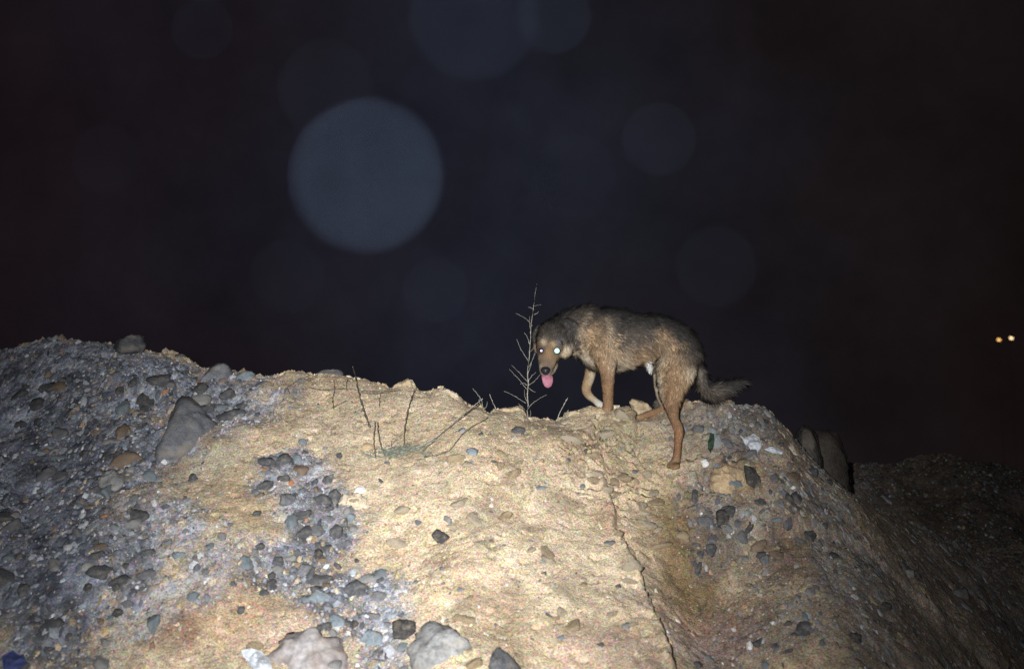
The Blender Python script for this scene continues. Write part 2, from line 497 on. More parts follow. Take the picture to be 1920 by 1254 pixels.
wn = 0.55 * fbm(XX, YY, 5.0, 5, 51)
wn2 = fbm(XX, YY, 19.0, 4, 57)
GRAVEL_BLOBS = [(-60, 800, 240, 190, 1), (120, 720, 220, 90, 1), (290, 705, 160, 55, 1), (400, 740, 110, 50, 0.9), (130, 880, 190, 120, 1), (230, 850, 130, 90, 0.9),
                (120, 1090, 200, 170, 0.9), (250, 1010, 110, 100, 0.8), (60, 1000, 150, 60, 0.7), (300, 1130, 70, 80, 0.5), (440, 780, 70, 50, 0.8), (530, 880, 60, 50, 0.8), (585, 940, 60, 50, 0.8), (610, 1020, 70, 55, 0.85),
                (560, 1080, 110, 45, 0.85), (640, 1110, 90, 50, 0.9), (690, 1160, 70, 40, 0.85), (720, 1215, 50, 40, 0.8), (420, 1050, 90, 40, 0.6), (380, 1110, 70, 50, 0.5),
                (1395, 780, 120, 28, 0.9), (1290, 790, 60, 25, 0.7), (1440, 840, 70, 40, 0.7), (1330, 900, 60, 60, 0.6), (1360, 985, 80, 70, 0.75), (1420, 960, 80, 60, 0.6),
                (1320, 1040, 60, 40, 0.5), (1440, 1080, 70, 60, 0.45), (1570, 1010, 110, 110, 0.7), (1640, 1120, 130, 140, 0.75), (1500, 1160, 120, 70, 0.5), (1750, 1000, 160, 160, 0.6), (1400, 1200, 150, 50, 0.45)]
G = np.zeros_like(XX)
for px, py, rx, ry, s in GRAVEL_BLOBS:
    G = np.maximum(G, s * (1 - sstep(0.35, 1.45, blob(px, py, rx, ry) + 1.3 * wn + 0.55 * wn2)))
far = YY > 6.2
rightg = sstep(0.26, 0.40, XX / YY + 0.10 * wn)
leftg = sstep(0.30, 0.38, -XX / YY + 0.08 * wn)
G = np.maximum(G, 0.95 * leftg * (YY > 4.1))
G = np.maximum(G, 0.72 * rightg * (0.75 + 0.5 * fbm(XX, YY, 1.7, 3, 53)))
G = np.where(far, np.maximum(G, 0.5), G)

# fine relief
zc_ = np.interp(XX, _cw[:, 0], _cw[:, 1])
cf = 0.8 + 0.2 * sstep(0.0, 0.12, np.abs(zc_ - YY))
lum = np.clip(fbm(XX, YY, 2.2, 3, 63) + 0.35, 0, 1)
_t = 5.0 * fbm(XX, YY, 5.5, 3, 67) + 9.0 * YY
terr = (_t - np.floor(_t)); terr = np.where(terr > 0.82, (1 - terr) / 0.18, terr / 0.82)
ledge = np.maximum(1 - sstep(0.4, 1.2, blob(1140, 880, 110, 90) + wn), 0.8 * (1 - sstep(0.4, 1.2, blob(1300, 860, 120, 70) + wn)))
H2 = H1 + 0.030 * ledge * (terr - 0.5) * cf
H2 = H2 + cf * ((0.003 + 0.004 * lum + 0.012 * G + 0.014 * ledge) * fbm(XX, YY, 12, 4, 61) + (0.001 + 0.003 * lum + 0.006 * G + 0.008 * ledge) * fbm(XX, YY, 52, 3, 71))
pit = fbm(XX, YY, 26, 3, 81)
H2 = H2 - 0.010 * cf * sstep(0.28, 0.5, pit) * (1 - 0.5 * G)
HH = H2


def cmix(a, b, t):
    return a + (b - a) * t[..., None]


t1 = np.clip(0.5 + 1.1 * fbm(XX, YY, 3.0, 5, 91), 0, 1)
t2 = np.clip(0.5 + 1.3 * fbm(XX, YY, 11.0, 4, 95), 0, 1)
sand = cmix(np.array([0.44, 0.328, 0.212]), np.array([0.58, 0.465, 0.325]), t1)
sand = sand * (0.80 + 0.40 * t2)[..., None]
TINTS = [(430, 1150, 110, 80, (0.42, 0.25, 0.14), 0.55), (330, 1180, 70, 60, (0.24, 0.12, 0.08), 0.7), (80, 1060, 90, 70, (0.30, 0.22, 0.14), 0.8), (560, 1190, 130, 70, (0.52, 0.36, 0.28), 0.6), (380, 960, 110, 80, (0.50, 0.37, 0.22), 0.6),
         (1290, 1090, 80, 140, (0.20, 0.135, 0.068), 0.9), (1275, 970, 60, 70, (0.24, 0.168, 0.088), 0.85), (1390, 900, 70, 45, (0.40, 0.255, 0.13), 0.75), (1480, 1050, 70, 70, (0.24, 0.145, 0.085), 0.8),  # browns right of the crack: brown sand plus painted shade of the turned-away side
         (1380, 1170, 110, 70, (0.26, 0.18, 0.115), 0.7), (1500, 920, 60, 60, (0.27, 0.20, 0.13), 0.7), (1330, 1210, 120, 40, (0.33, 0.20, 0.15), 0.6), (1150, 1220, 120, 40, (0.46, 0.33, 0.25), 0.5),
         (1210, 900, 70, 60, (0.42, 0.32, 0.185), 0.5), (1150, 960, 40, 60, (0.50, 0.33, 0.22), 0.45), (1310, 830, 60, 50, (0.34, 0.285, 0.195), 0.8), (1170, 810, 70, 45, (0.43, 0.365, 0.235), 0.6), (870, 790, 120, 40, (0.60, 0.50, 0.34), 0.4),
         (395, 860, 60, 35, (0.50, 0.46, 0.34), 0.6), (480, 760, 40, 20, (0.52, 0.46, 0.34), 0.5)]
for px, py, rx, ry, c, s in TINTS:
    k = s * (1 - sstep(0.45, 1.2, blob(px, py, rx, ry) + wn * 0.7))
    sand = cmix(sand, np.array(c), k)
dirt = cmix(np.array([0.085, 0.088, 0.105]), np.array([0.26, 0.268, 0.31]), np.clip(0.5 + 1.5 * fbm(XX, YY, 20, 4, 99), 0, 1))
dirt = dirt * np.array([0.98, 1.0, 1.04])
dirt = dirt * (0.75 + 1.1 * np.clip(0.45 + 1.4 * fbm(XX, YY, 3.4, 4, 111), 0, 1) ** 1.5)[..., None]
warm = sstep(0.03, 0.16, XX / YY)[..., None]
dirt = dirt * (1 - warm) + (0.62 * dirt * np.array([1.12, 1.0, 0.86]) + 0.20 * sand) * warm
painted_fade = sstep(0.20, 0.33, XX / YY + 0.08 * wn)
sand = cmix(sand, np.array([0.21, 0.165, 0.125]) * (0.75 + 0.5 * t2)[..., None], 0.62 * painted_fade)  # darker brown sand to the right also paints in the flash's fade
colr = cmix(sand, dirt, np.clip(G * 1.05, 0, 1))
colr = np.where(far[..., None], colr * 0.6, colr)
# faint dust of dark specks
spk = sstep(0.50, 0.62, fbm(XX, YY, 60, 2, 103) + 0.25 * fbm(XX, YY, 4, 2, 107))
colr = colr * (1 - 0.55 * spk)[..., None]

ny, nx = XX.shape
idx = np.arange(ny * nx).reshape(ny, nx)
quads = np.stack([idx[:-1, :-1], idx[:-1, 1:], idx[1:, 1:], idx[1:, :-1]], -1).reshape(-1, 4)
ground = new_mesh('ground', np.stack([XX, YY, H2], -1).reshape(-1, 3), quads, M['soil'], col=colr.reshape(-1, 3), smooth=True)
ground['kind'] = 'structure'
ground['label'] = 'heap of pale sandy soil and grey gravel under the dog'

# aim the flash
aim = hit(*FLASH_AIM)
flo.rotation_euler = Vector(aim - FLASH).to_track_quat('-Z', 'Y').to_euler()


def gnorm(x, y, e=0.02):
    n = np.stack([-(height(x + e, y) - height(x - e, y)) / (2 * e), -(height(x, y + e) - height(x, y - e)) / (2 * e), np.ones_like(np.asarray(x, float))], -1)
    return n / np.linalg.norm(n, axis=-1, keepdims=True)


# ------------------------------------------------------------------ gravel: small stones nobody could count
PAL = np.array([(.042, .046, .054), (.082, .088, .100), (.14, .147, .163), (.20, .215, .235), (.25, .28, .305), (.42, .43, .45), (.55, .55, .55), (.22, .15, .10), (.42, .20, .09), (.50, .39, .24)])
PALW = np.array([.17, .18, .18, .14, .11, .11, .04, .04, .006, .024]); PALW = PALW / PALW.sum()


def lookup(A, x, y):
    i = np.clip(np.searchsorted(GX, x), 0, len(GX) - 1); j = np.clip(np.searchsorted(GY, y), 0, len(GY) - 1)
    return A[j, i]


def scatter(n, name, label, pal, palw, dens, med, lo, hi, mat, sink, m=12):
    V0, F0 = ico(1)
    xs = rng.uniform(-2.8, 3.4, n * m); ys = 3.3 + rng.random(n * m) ** 1.15 * 4.2
    ok = (np.abs(xs) < 0.50 * ys) & (height(xs, ys) > 0.25)
    g = lookup(G, xs, ys)
    ok &= rng.random(n * m) < dens(g, xs, ys)
    xs = xs[ok][:n]; ys = ys[ok][:n]; g = g[ok][:n]; n = len(xs)
    r = np.exp(rng.normal(math.log(med), 0.55, n)) * (0.72 + 0.62 * g)
    r = np.clip(r, lo, hi)
    zs = height(xs, ys); N = gnorm(xs, ys)
    sc = r[:, None] * rng.uniform(0.6, 1.4, (n, 3)); sc[:, 2] *= 0.8
    J = V0[None] * rng.uniform(0.62, 1.3, (n, len(V0), 1)) * sc[:, None]
    a = rng.random(n) * 2 * PI; ca, sa = np.cos(a), np.sin(a)
    X = J[..., 0] * ca[:, None] - J[..., 1] * sa[:, None]; Y = J[..., 0] * sa[:, None] + J[..., 1] * ca[:, None]; Z = J[..., 2]
    # lean each stone to the slope
    Z = Z - (N[:, 0:1] * X + N[:, 1:2] * Y) / N[:, 2:3]
    c = np.stack([xs, ys, zs - r * sink], -1)
    V = np.stack([X, Y, Z], -1) + c[:, None]
    Fc = (F0[None] + (np.arange(n) * len(V0))[:, None, None]).reshape(-1, 3)
    ci = rng.choice(len(pal), n, p=palw)
    cc = pal[ci] * rng.uniform(0.7, 1.3, (n, 1))
    # dust of the ground lies on every stone
    du = rng.uniform(0.05, 0.55, (n, 1))
    cc = cc * (1 - du) + lookup(colr, xs, ys) * du
    cc = cc * (1 - 0.30 * sstep(0.18, 0.32, xs / ys))[:, None]       # flash fade at the far right, painted into the stone colour
    cc = np.repeat(cc, len(V0), 0)
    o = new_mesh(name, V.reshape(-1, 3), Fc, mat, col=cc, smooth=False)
    o['kind'] = 'stuff'; o['label'] = label
    return o


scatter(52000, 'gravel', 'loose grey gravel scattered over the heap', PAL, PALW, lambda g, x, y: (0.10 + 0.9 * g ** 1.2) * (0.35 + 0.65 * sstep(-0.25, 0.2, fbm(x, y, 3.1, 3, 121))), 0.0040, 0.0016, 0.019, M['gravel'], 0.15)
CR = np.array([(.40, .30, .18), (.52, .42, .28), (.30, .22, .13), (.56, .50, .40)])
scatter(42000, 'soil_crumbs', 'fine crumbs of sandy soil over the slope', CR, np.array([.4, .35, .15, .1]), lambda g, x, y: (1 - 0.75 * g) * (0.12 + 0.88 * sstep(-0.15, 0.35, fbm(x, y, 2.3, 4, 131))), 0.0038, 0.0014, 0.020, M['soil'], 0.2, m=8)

scatter(1500, 'soil_crumbs', 'crumbled lumps of sandy soil along the crest', CR, np.array([.4, .35, .15, .1]), lambda g, x, y: (1 - 0.8 * g) * np.exp(-((np.interp(x, _cw[:, 0], _cw[:, 1]) - y + 0.01) / 0.035) ** 2) * (x < 1.3), 0.0085, 0.003, 0.026, M['soil'], 0.0, m=60)

# ------------------------------------------------------------------ rocks
ICO = {k: ico(k) for k in (2, 3, 4)}


def polytope(planes, Vd):
    """distance from the middle to the nearest of the planes (n, d) in each direction"""
    R = np.full(len(Vd), 1e9)
    for n, d in planes:
        q = Vd @ n
        R = np.minimum(R, np.where(q > 1e-4, d / np.maximum(q, 1e-4), 1e9))
    return R


def rough(V, amp, sc, seed):
    out = np.empty(len(V))
    for i, v in enumerate(V):
        w = Vector((v[0] * sc + seed * 7.1, v[1] * sc - seed * 3.3, v[2] * sc + seed))
        out[i] = mnoise.fractal(w, 1.0, 2.0, 4)
    return out * amp


def rock(name, outline, mat, label, cat='rock', thick=None, depth=None, seed=0, sub=4, amp=0.035, sink=0.25, group=None):
    """a faceted stone: the given outline (convex, seen from the path) is its broad face; it has real depth behind"""
    o = np.array(outline, float); c = o.mean(0)
    g = hit(*c) if depth is None else P(c[0], c[1], depth)
    k = g[1] / FPX
    poly = (o - c) * k * np.array([1, -1])
    size = np.sqrt(np.ptp(poly[:, 0]) * np.ptp(poly[:, 1]))
    th = thick if thick is not None else size * 0.42
    rs = np.random.default_rng(seed + 100)
    t = ray(*c); t = t / np.linalg.norm(t)
    R = np.cross(t, UP); R /= np.linalg.norm(R); U = np.cross(R, t)
    n = len(poly); area = sum(poly[i][0] * poly[(i + 1) % n][1] - poly[(i + 1) % n][0] * poly[i][1] for i in range(n))
    planes = []
    gn = gnorm(np.array([g[0]]), np.array([g[1]]))[0] if depth is None else -t
    fr = 0.62 * gn - 0.38 * t; fr /= np.linalg.norm(fr)
    for i in range(n):
        a, b = ray(*o[i]), ray(*o[(i + 1) % n])
        n3 = np.cross(a, b); n3 /= np.linalg.norm(n3)
        dist = n3 @ (CAM - g)
        if dist < 0: n3, dist = -n3, -dist
        n3 = n3 + t * rs.uniform(-0.10, 0.06); L = np.linalg.norm(n3)
        planes.append((n3 / L, max(dist, 0.12 * size) / L))
    for _ in range(5):
        n3 = fr + R * rs.uniform(-0.55, 0.55) + U * rs.uniform(-0.45, 0.55); n3 /= np.linalg.norm(n3)
        planes.append((n3, th * rs.uniform(0.85, 1.1)))
    for _ in range(4):
        n3 = -fr + R * rs.uniform(-0.6, 0.6) + U * rs.uniform(-0.6, 0.6); n3 /= np.linalg.norm(n3)
        planes.append((n3, th * rs.uniform(0.85, 1.15)))
    V, Fc = ICO[sub]
    rad = polytope(planes, V)
    # sharp facets with slightly worn edges
    for _ in range(14 if mat == 'greyclod' else 1):
      acc = rad.copy(); cnt = np.ones(len(V))
      for tri in (Fc[:, [0, 1]], Fc[:, [1, 2]], Fc[:, [2, 0]]):
          np.add.at(acc, tri[:, 0], rad[tri[:, 1]]); np.add.at(acc, tri[:, 1], rad[tri[:, 0]]); np.add.at(cnt, tri[:, 0], 1); np.add.at(cnt, tri[:, 1], 1)
      rad = 0.55 * rad + 0.45 * acc / cnt
    rad = rad * (1 + rough(V, amp * 2.2, 2.3, seed) + rough(V, amp, 7.0, seed + 5))
    W = V * rad[:, None]
    cen = g - fr * th * sink
    ob = new_mesh(name, W + cen, Fc, M[mat], smooth=True, loc=cen)
    return tag(ob, label, cat, group)


R_ = [
    ('boulder', [(290, 850), (308, 800), (334, 738), (354, 738), (392, 772), (430, 822), (375, 846)], 'grey', 'large triangular blue-grey boulder half buried between gravel and sand', 0.10),
    ('rock', [(352, 738), (385, 700), (405, 682), (425, 684), (438, 700), (437, 722), (400, 733)], 'grey', 'wedge-shaped grey rock on the crest above the triangular boulder', 0.09),
    ('rock', [(212, 655), (222, 636), (245, 628), (268, 631), (276, 648), (266, 662), (235, 664)], 'slate', 'rounded dark grey rock topping the crest of the left gravel slope', 0.10),
    ('rock', [(322, 672), (332, 663), (346, 664), (352, 674), (340, 680)], 'slate', 'small dark stone on the crest left of the wedge-shaped grey rock', None),
    ('rock', [(440, 718), (446, 702), (462, 694), (480, 700), (478, 718), (460, 726)], 'blue', 'pale blue-grey rock on the crest where gravel meets sand', None),
    ('rock', [(588, 703), (605, 694), (640, 693), (645, 704), (620, 712)], 'slate', 'flat dark stone peeping over the sandy crest', 0.06),
    ('rock', [(511, 872), (520, 852), (536, 846), (546, 855), (542, 880), (526, 892), (513, 888)], 'slate', 'rounded dark stone with a paler blue-grey one at its right side', None),
    ('rock', [(543, 868), (550, 850), (562, 848), (567, 862), (558, 878), (546, 880)], 'blue', 'blue-grey stone tucked against the right side of a dark rounded stone', None),
    ('rock', [(441, 758), (455, 752), (468, 760), (466, 772), (450, 772)], 'slate', 'dark oval stone below the pale blue-grey crest rock', None),
    ('rock', [(538, 905), (546, 896), (554, 908), (549, 914)], 'rust', 'small rust-orange stone among dark gravel at mid slope', None),
    ('rock', [(612, 935), (618, 918), (630, 914), (640, 924), (634, 944), (622, 948)], 'slate', 'slate-grey stone left of the big buff lump below the white pebble', None),
    ('rock', [(603, 900), (612, 889), (624, 894), (622, 908), (610, 910)], 'slate', 'small dark angular stone just above the slate-grey one', None),
    ('pebble', [(661, 922), (668, 911), (684, 910), (690, 920), (680, 928), (666, 927)], 'white', 'bright white pebble on the sunken buff lump', None),
    ('clod', [(632, 945), (645, 925), (670, 922), (690, 935), (684, 955), (650, 960)], 'paleclod', 'big buff lump of earth under the white pebble', 0.03),
    ('rock', [(648, 968), (654, 959), (668, 962), (669, 976), (660, 986), (650, 980)], 'blue', 'light blue angular stone at the right edge of the gravel band', None),
    ('rock', [(806, 1000), (818, 988), (838, 1000), (858, 1016), (842, 1030), (820, 1018)], 'dark', 'nearly black rectangular stone alone on the bright sand', 0.025),
    ('rock', [(952, 812), (966, 796), (985, 800), (984, 810), (968, 818)], 'slate', 'dark diamond-shaped stone just below the crest near the tall weed', None),
    ('rock', [(872, 842), (884, 836), (897, 842), (893, 855), (884, 858)], 'blue', 'teal-grey stone right of the dry tufted shrub', None),
    ('rock', [(1000, 914), (1012, 909), (1028, 911), (1024, 916), (1006, 918)], 'blue', 'thin flat bluish stone lying on the sand below the diamond-shaped stone', None),
    ('pebble', [(677, 838), (684, 828), (698, 830), (702, 842), (690, 850), (680, 848)], 'ochre', 'yellowish orange pebble left of the dry tufted shrub', None),
    ('rock', [(860, 808), (868, 800), (876, 808), (870, 816)], 'mid', 'small pale grey stone under the twigs of the tufted shrub', None),
    ('rock', [(640, 1110), (648, 1088), (668, 1080), (688, 1092), (694, 1112), (668, 1126), (646, 1122)], 'slate', 'large rounded slate stone in the lower gravel band', 0.06),
    ('rock', [(692, 1118), (705, 1104), (724, 1108), (727, 1122), (708, 1134), (694, 1130)], 'grey', 'grey stone leaning on the right of the large rounded slate stone', None),
    ('rock', [(733, 1160), (748, 1154), (778, 1156), (782, 1176), (770, 1196), (738, 1194)], 'dark', 'blackish blocky rock beside the big pale slab', 0.06),
    ('rock', [(770, 1254), (766, 1205), (786, 1160), (812, 1158), (860, 1185), (895, 1220), (905, 1280), (820, 1290)], 'pale', 'big pale grey slab at the bottom edge beside the blackish block', 0.07),
    ('rock', [(916, 1270), (922, 1220), (936, 1204), (958, 1220), (984, 1250), (980, 1290), (930, 1300)], 'slate', 'dark purple-grey pointed rock cut by the bottom edge', 0.07),
    ('boulder', [(495, 1270), (502, 1225), (530, 1195), (580, 1172), (630, 1190), (660, 1240), (655, 1290), (560, 1300)], 'pink', 'large pinkish white boulder at the bottom edge beside white plastic', 0.08),
    ('rock', [(505, 865 + 195), (516, 1040), (530, 1042), (534, 1058), (518, 1066)], 'slate', 'round dark stone in the sand left of the lower gravel band', None),
    ('rock', [(586, 1050), (592, 1024), (606, 1030), (604, 1046), (596, 1058)], 'dark', 'upright black stone in the gravel above the slate stone', None),
    ('rock', [(555, 1072), (562, 1054), (588, 1056), (586, 1078), (566, 1082)], 'grey', 'flat grey stone left of the upright black stone', None),
    ('rock', [(576, 1118), (592, 1100), (618, 1112), (628, 1130), (600, 1138)], 'blue', 'pale blue-grey slab lying in the gravel left of the slate stone', 0.03),
    ('rock', [(612, 1165), (622, 1146), (645, 1154), (650, 1172), (630, 1182)], 'blue', 'light blue-grey lump in the gravel above the pinkish boulder', None),
    ('rock', [(654, 1172), (662, 1158), (672, 1164), (672, 1180), (660, 1184)], 'dark', 'dark stone at the right of the light blue-grey lump', None),
    ('rock', [(674, 1196), (690, 1176), (714, 1182), (722, 1204), (698, 1212)], 'blue', 'whitish blue rock between the pinkish boulder and the blackish block', None),
    ('rock', [(444, 1142), (450, 1134), (460, 1136), (456, 1156), (446, 1160)], 'slate', 'upright dark pebble on the tan sand of the lower left', None),
    ('rock', [(352, 900), (356, 886), (366, 887), (372, 898), (364, 908), (356, 908)], 'slate', 'lone dark notched stone on the tan sand below the triangular boulder', None),
    ('rock', [(466, 966), (478, 956), (492, 955), (488, 966), (474, 973)], 'slate', 'dark oval stone lying flat on tan sand left of the gravel band', None),
    ('rock', [(258, 1040), (270, 1028), (290, 1026), (294, 1036), (276, 1044)], 'slate', 'dark stone at the edge where left gravel meets tan sand', None),
    ('rock', [(318, 1040), (332, 1032), (350, 1034), (344, 1044), (328, 1048)], 'blue', 'pale teal flat stone on the tan sand', None),
    ('rock', [(276, 1166), (288, 1158), (302, 1162), (300, 1174), (284, 1178)], 'pale', 'pale whitish blue stone in the lower left gravel', None),
    ('rock', [(208, 1150), (216, 1138), (230, 1140), (232, 1156), (218, 1164)], 'dark', 'black stone in the lower left gravel beside the pale whitish one', None),
    ('rock', [(154, 1104), (160, 1092), (172, 1092), (174, 1106), (164, 1112)], 'dark', 'round black stone in the gravel of the lower left', None),
    ('rock', [(30, 1108), (36, 1094), (52, 1092), (58, 1104), (46, 1116), (34, 1116)], 'slate', 'round slate stone on brown earth at the far left', None),
    ('rock', [(148, 1066), (160, 1050), (182, 1052), (186, 1068), (164, 1076)], 'pale', 'pale bluish white lump in the middle of the left gravel', None),
    ('rock', [(178, 976), (190, 964), (206, 958), (204, 972), (188, 978)], 'rust', 'reddish brown stone in the left gravel', None),
    ('rock', [(146, 850), (152, 842), (170, 844), (170, 856), (154, 860)], 'dark', 'black blocky stone in the upper left gravel', None),
    ('rock', [(182, 905), (192, 880), (212, 876), (236, 892), (228, 912), (200, 918)], 'pale', 'pale lilac-grey rock near the inner edge of the left gravel', 0.05),
    ('rock', [(232, 886), (244, 872), (256, 872), (250, 884), (238, 892)], 'pale', 'long pale stone just above the pale lilac-grey rock', None),
    ('rock', [(80, 706), (90, 690), (98, 700), (96, 708)], 'brown', 'brown pointed stone high on the left gravel slope', None),
    ('rock', [(16, 970), (24, 958), (36, 958), (38, 972), (26, 978)], 'pale', 'pale bluish stone at the far left edge of the gravel', None),
    ('rock', [(1394, 868), (1412, 874), (1425, 892), (1432, 922), (1420, 918), (1400, 904)], 'dark', 'dark wedge-shaped rock beside the rusty tan lump on the right slope', 0.05),
    ('clod', [(1330, 905), (1338, 880), (1360, 868), (1388, 876), (1396, 900), (1384, 925), (1350, 928)], 'ochre', 'rusty tan lump of earth left of the dark wedge-shaped rock', 0.045),
    ('rock', [(1342, 956), (1352, 950), (1366, 958), (1370, 970), (1360, 984), (1344, 986)], 'dark', 'dark D-shaped stone in the gravel below the rusty tan lump', 0.04),
    ('rock', [(1326, 962), (1330, 955), (1337, 958), (1335, 965)], 'slate', 'small round stone just left of the dark D-shaped stone', None),
    ('rock', [(1297, 935), (1298, 912), (1306, 914), (1312, 944), (1306, 950)], 'slate', 'thin upright slate sliver on the right slope', None),
    ('rock', [(1396, 992), (1404, 983), (1414, 980), (1410, 994), (1401, 1004)], 'dark', 'small dark notched stone right of the D-shaped stone', None),
    ('rock', [(1408, 1022), (1420, 1012), (1440, 1008), (1442, 1030), (1424, 1038), (1412, 1034)], 'brown', 'dark brown rounded rock on the right slope with a paler stone under it', 0.045),
    ('rock', [(1422, 1044), (1442, 1034), (1442, 1058), (1436, 1066), (1428, 1058)], 'grey', 'grey wedge stone tucked under the dark brown rounded rock', None),
    ('rock', [(1312, 862), (1322, 858), (1330, 868), (1326, 880), (1318, 876)], 'white', 'small whitish stone right of the hind paw', None),
    ('rock', [(1360, 858), (1368, 852), (1374, 858), (1370, 864)], 'dark', 'small black stone above the rusty tan lump', None),
    ('rock', [(1256, 830), (1254, 818), (1260, 816), (1263, 830)], 'grey', 'grey stone partly hidden by the near hind leg', None),
    ('rock', [(1480, 914), (1488, 909), (1494, 913), (1486, 919)], 'white', 'tiny white stone alone on the brown right slope', None),
    ('boulder', [(1500, 960), (1490, 822), (1502, 803), (1516, 800), (1530, 812), (1545, 870), (1540, 980)], 'dark', 'dark boulder standing in the gap beyond the right shoulder of the heap', 0.16),
    ('clod', [(1506, 850), (1520, 812), (1543, 801), (1566, 810), (1580, 838), (1586, 880), (1590, 930), (1585, 990), (1515, 990)], 'greyclod', 'big grey-brown lump of earth right of the dark boulder in the gap', 0.30),
    ('rock', [(1586, 1195), (1598, 1182), (1616, 1186), (1618, 1204), (1600, 1214)], 'dark', 'large black stone at the lower right of the slope', None),
    ('rock', [(1646, 1138), (1658, 1126), (1674, 1130), (1672, 1144), (1656, 1148)], 'dark', 'black stone on the dim gravel at far lower right', None),
    ('rock', [(1778, 1112), (1792, 1100), (1818, 1102), (1820, 1118), (1796, 1126)], 'pale', 'faint pale flat stone in the darkness at the lower right', None),
    ('rock', [(1695, 1075), (1702, 1066), (1716, 1066), (1716, 1080), (1702, 1084)], 'pale', 'dim pale stone on the gravel at the far right', None),
    ('clod', [(733, 734), (737, 722), (752, 716), (762, 711), (768, 712), (779, 722), (786, 735), (760, 742)], 'clod', 'peaked tan clod standing on the crest left of centre', 0.05),
    ('clod', [(818, 742), (822, 729), (832, 727), (848, 734), (866, 746), (872, 760), (842, 752)], 'paleclod', 'pale jagged crust of earth on the crest near its centre', 0.05),
    ('clod', [(1184, 762), (1183, 742), (1187, 735), (1200, 744), (1212, 756), (1230, 762), (1228, 790), (1196, 792)], 'clod', 'jagged tan clod jutting up behind the far hind paw', 0.05),
    ('clod', [(1064, 782), (1068, 773), (1080, 770), (1093, 775), (1090, 790), (1072, 792)], 'clod', 'small tan clod on the crest left of the front paws', 0.04),
    ('clod', [(1226, 754), (1236, 744), (1246, 740), (1252, 760), (1238, 775), (1228, 770)], 'greyclod', 'small brown clod on the crest between the hind legs', 0.05),
    ('clod', [(934, 774), (942, 766), (962, 764), (979, 763), (986, 776), (970, 790), (942, 788)], 'clod', 'flat-topped tan clod on the crest left of the tall weed', 0.05),
    ('rock', [(1350, 770), (1352, 756), (1372, 755), (1374, 766), (1362, 774)], 'mid', 'grey block on the crest behind the tail tip', 0.03),
    ('rock', [(1402, 774), (1412, 762), (1430, 762), (1436, 772), (1420, 780)], 'mid', 'pale grey stone on the right end of the crest', 0.03),
]
DEPTHS = {'rounded dark grey rock topping the crest of the left gravel slope': 5.62, 'small dark stone on the crest left of the wedge-shaped grey rock': 5.62, 'wedge-shaped grey rock on the crest above the triangular boulder': 5.48,
          'pale blue-grey rock on the crest where gravel meets sand': 5.48, 'flat dark stone peeping over the sandy crest': 5.52, 'dark boulder standing in the gap beyond the right shoulder of the heap': 5.55,
          'big grey-brown lump of earth right of the dark boulder in the gap': 5.75, 'peaked tan clod standing on the crest left of centre': 5.36, 'pale jagged crust of earth on the crest near its centre': 5.31,
          'jagged tan clod jutting up behind the far hind paw': 5.38, 'small tan clod on the crest left of the front paws': 5.29, 'small brown clod on the crest between the hind legs': 5.36, 'flat-topped tan clod on the crest left of the tall weed': 5.29,
          'grey block on the crest behind the tail tip': 5.22, 'pale grey stone on the right end of the crest': 5.20}
for i, (nm, ol, mt, lb, th) in enumerate(R_):
    big = max(np.ptp(np.array(ol)[:, 0]), np.ptp(np.array(ol)[:, 1])) > 45
    clodlike = nm == 'clod'
    rock(nm, ol, mt, lb, 'earth clod' if clodlike else ('pebble' if nm == 'pebble' else ('boulder' if nm == 'boulder' else 'rock')), th, DEPTHS.get(lb), seed=i, sub=4 if big or clodlike else 3,
         amp=0.05 if mt == 'greyclod' and big else 0.11 if clodlike else (0.085 if mt in ('pale', 'pink') else 0.05), sink=0.35)

# countable smaller stones: a few shapes, copied
proto = []
for k in range(9):
    rs = np.random.default_rng(500 + k)
    V, Fc = ICO[3]
    pl = []
    for _ in range(10):
        n3 = rs.normal(size=3); n3 /= np.linalg.norm(n3); pl.append((n3, rs.uniform(0.55, 1.1)))
    rad = np.minimum(polytope(pl, V), 1.3) * (1 + rough(V, 0.16, 2.2, k) + rough(V, 0.07, 7.0, k + 3))
    me = new_mesh('stone', V * rad[:, None] * np.array([1.15, 0.9, 0.75]), Fc, None, smooth=True).data
    COL.objects.unlink(bpy.data.objects[-1] if False else [o for o in COL.objects if o.data == me][0])
    proto.append(me)
bpy.data.batch_remove([o for o in bpy.data.objects if o.name.startswith('stone') and not o.users_collection])


def proto_mat(me, mt, cache={}):
    key = (me.name, mt)
    if key not in cache:
        c = me.copy(); c.materials.clear(); c.materials.append(M[mt]); cache[key] = c
    return cache[key]


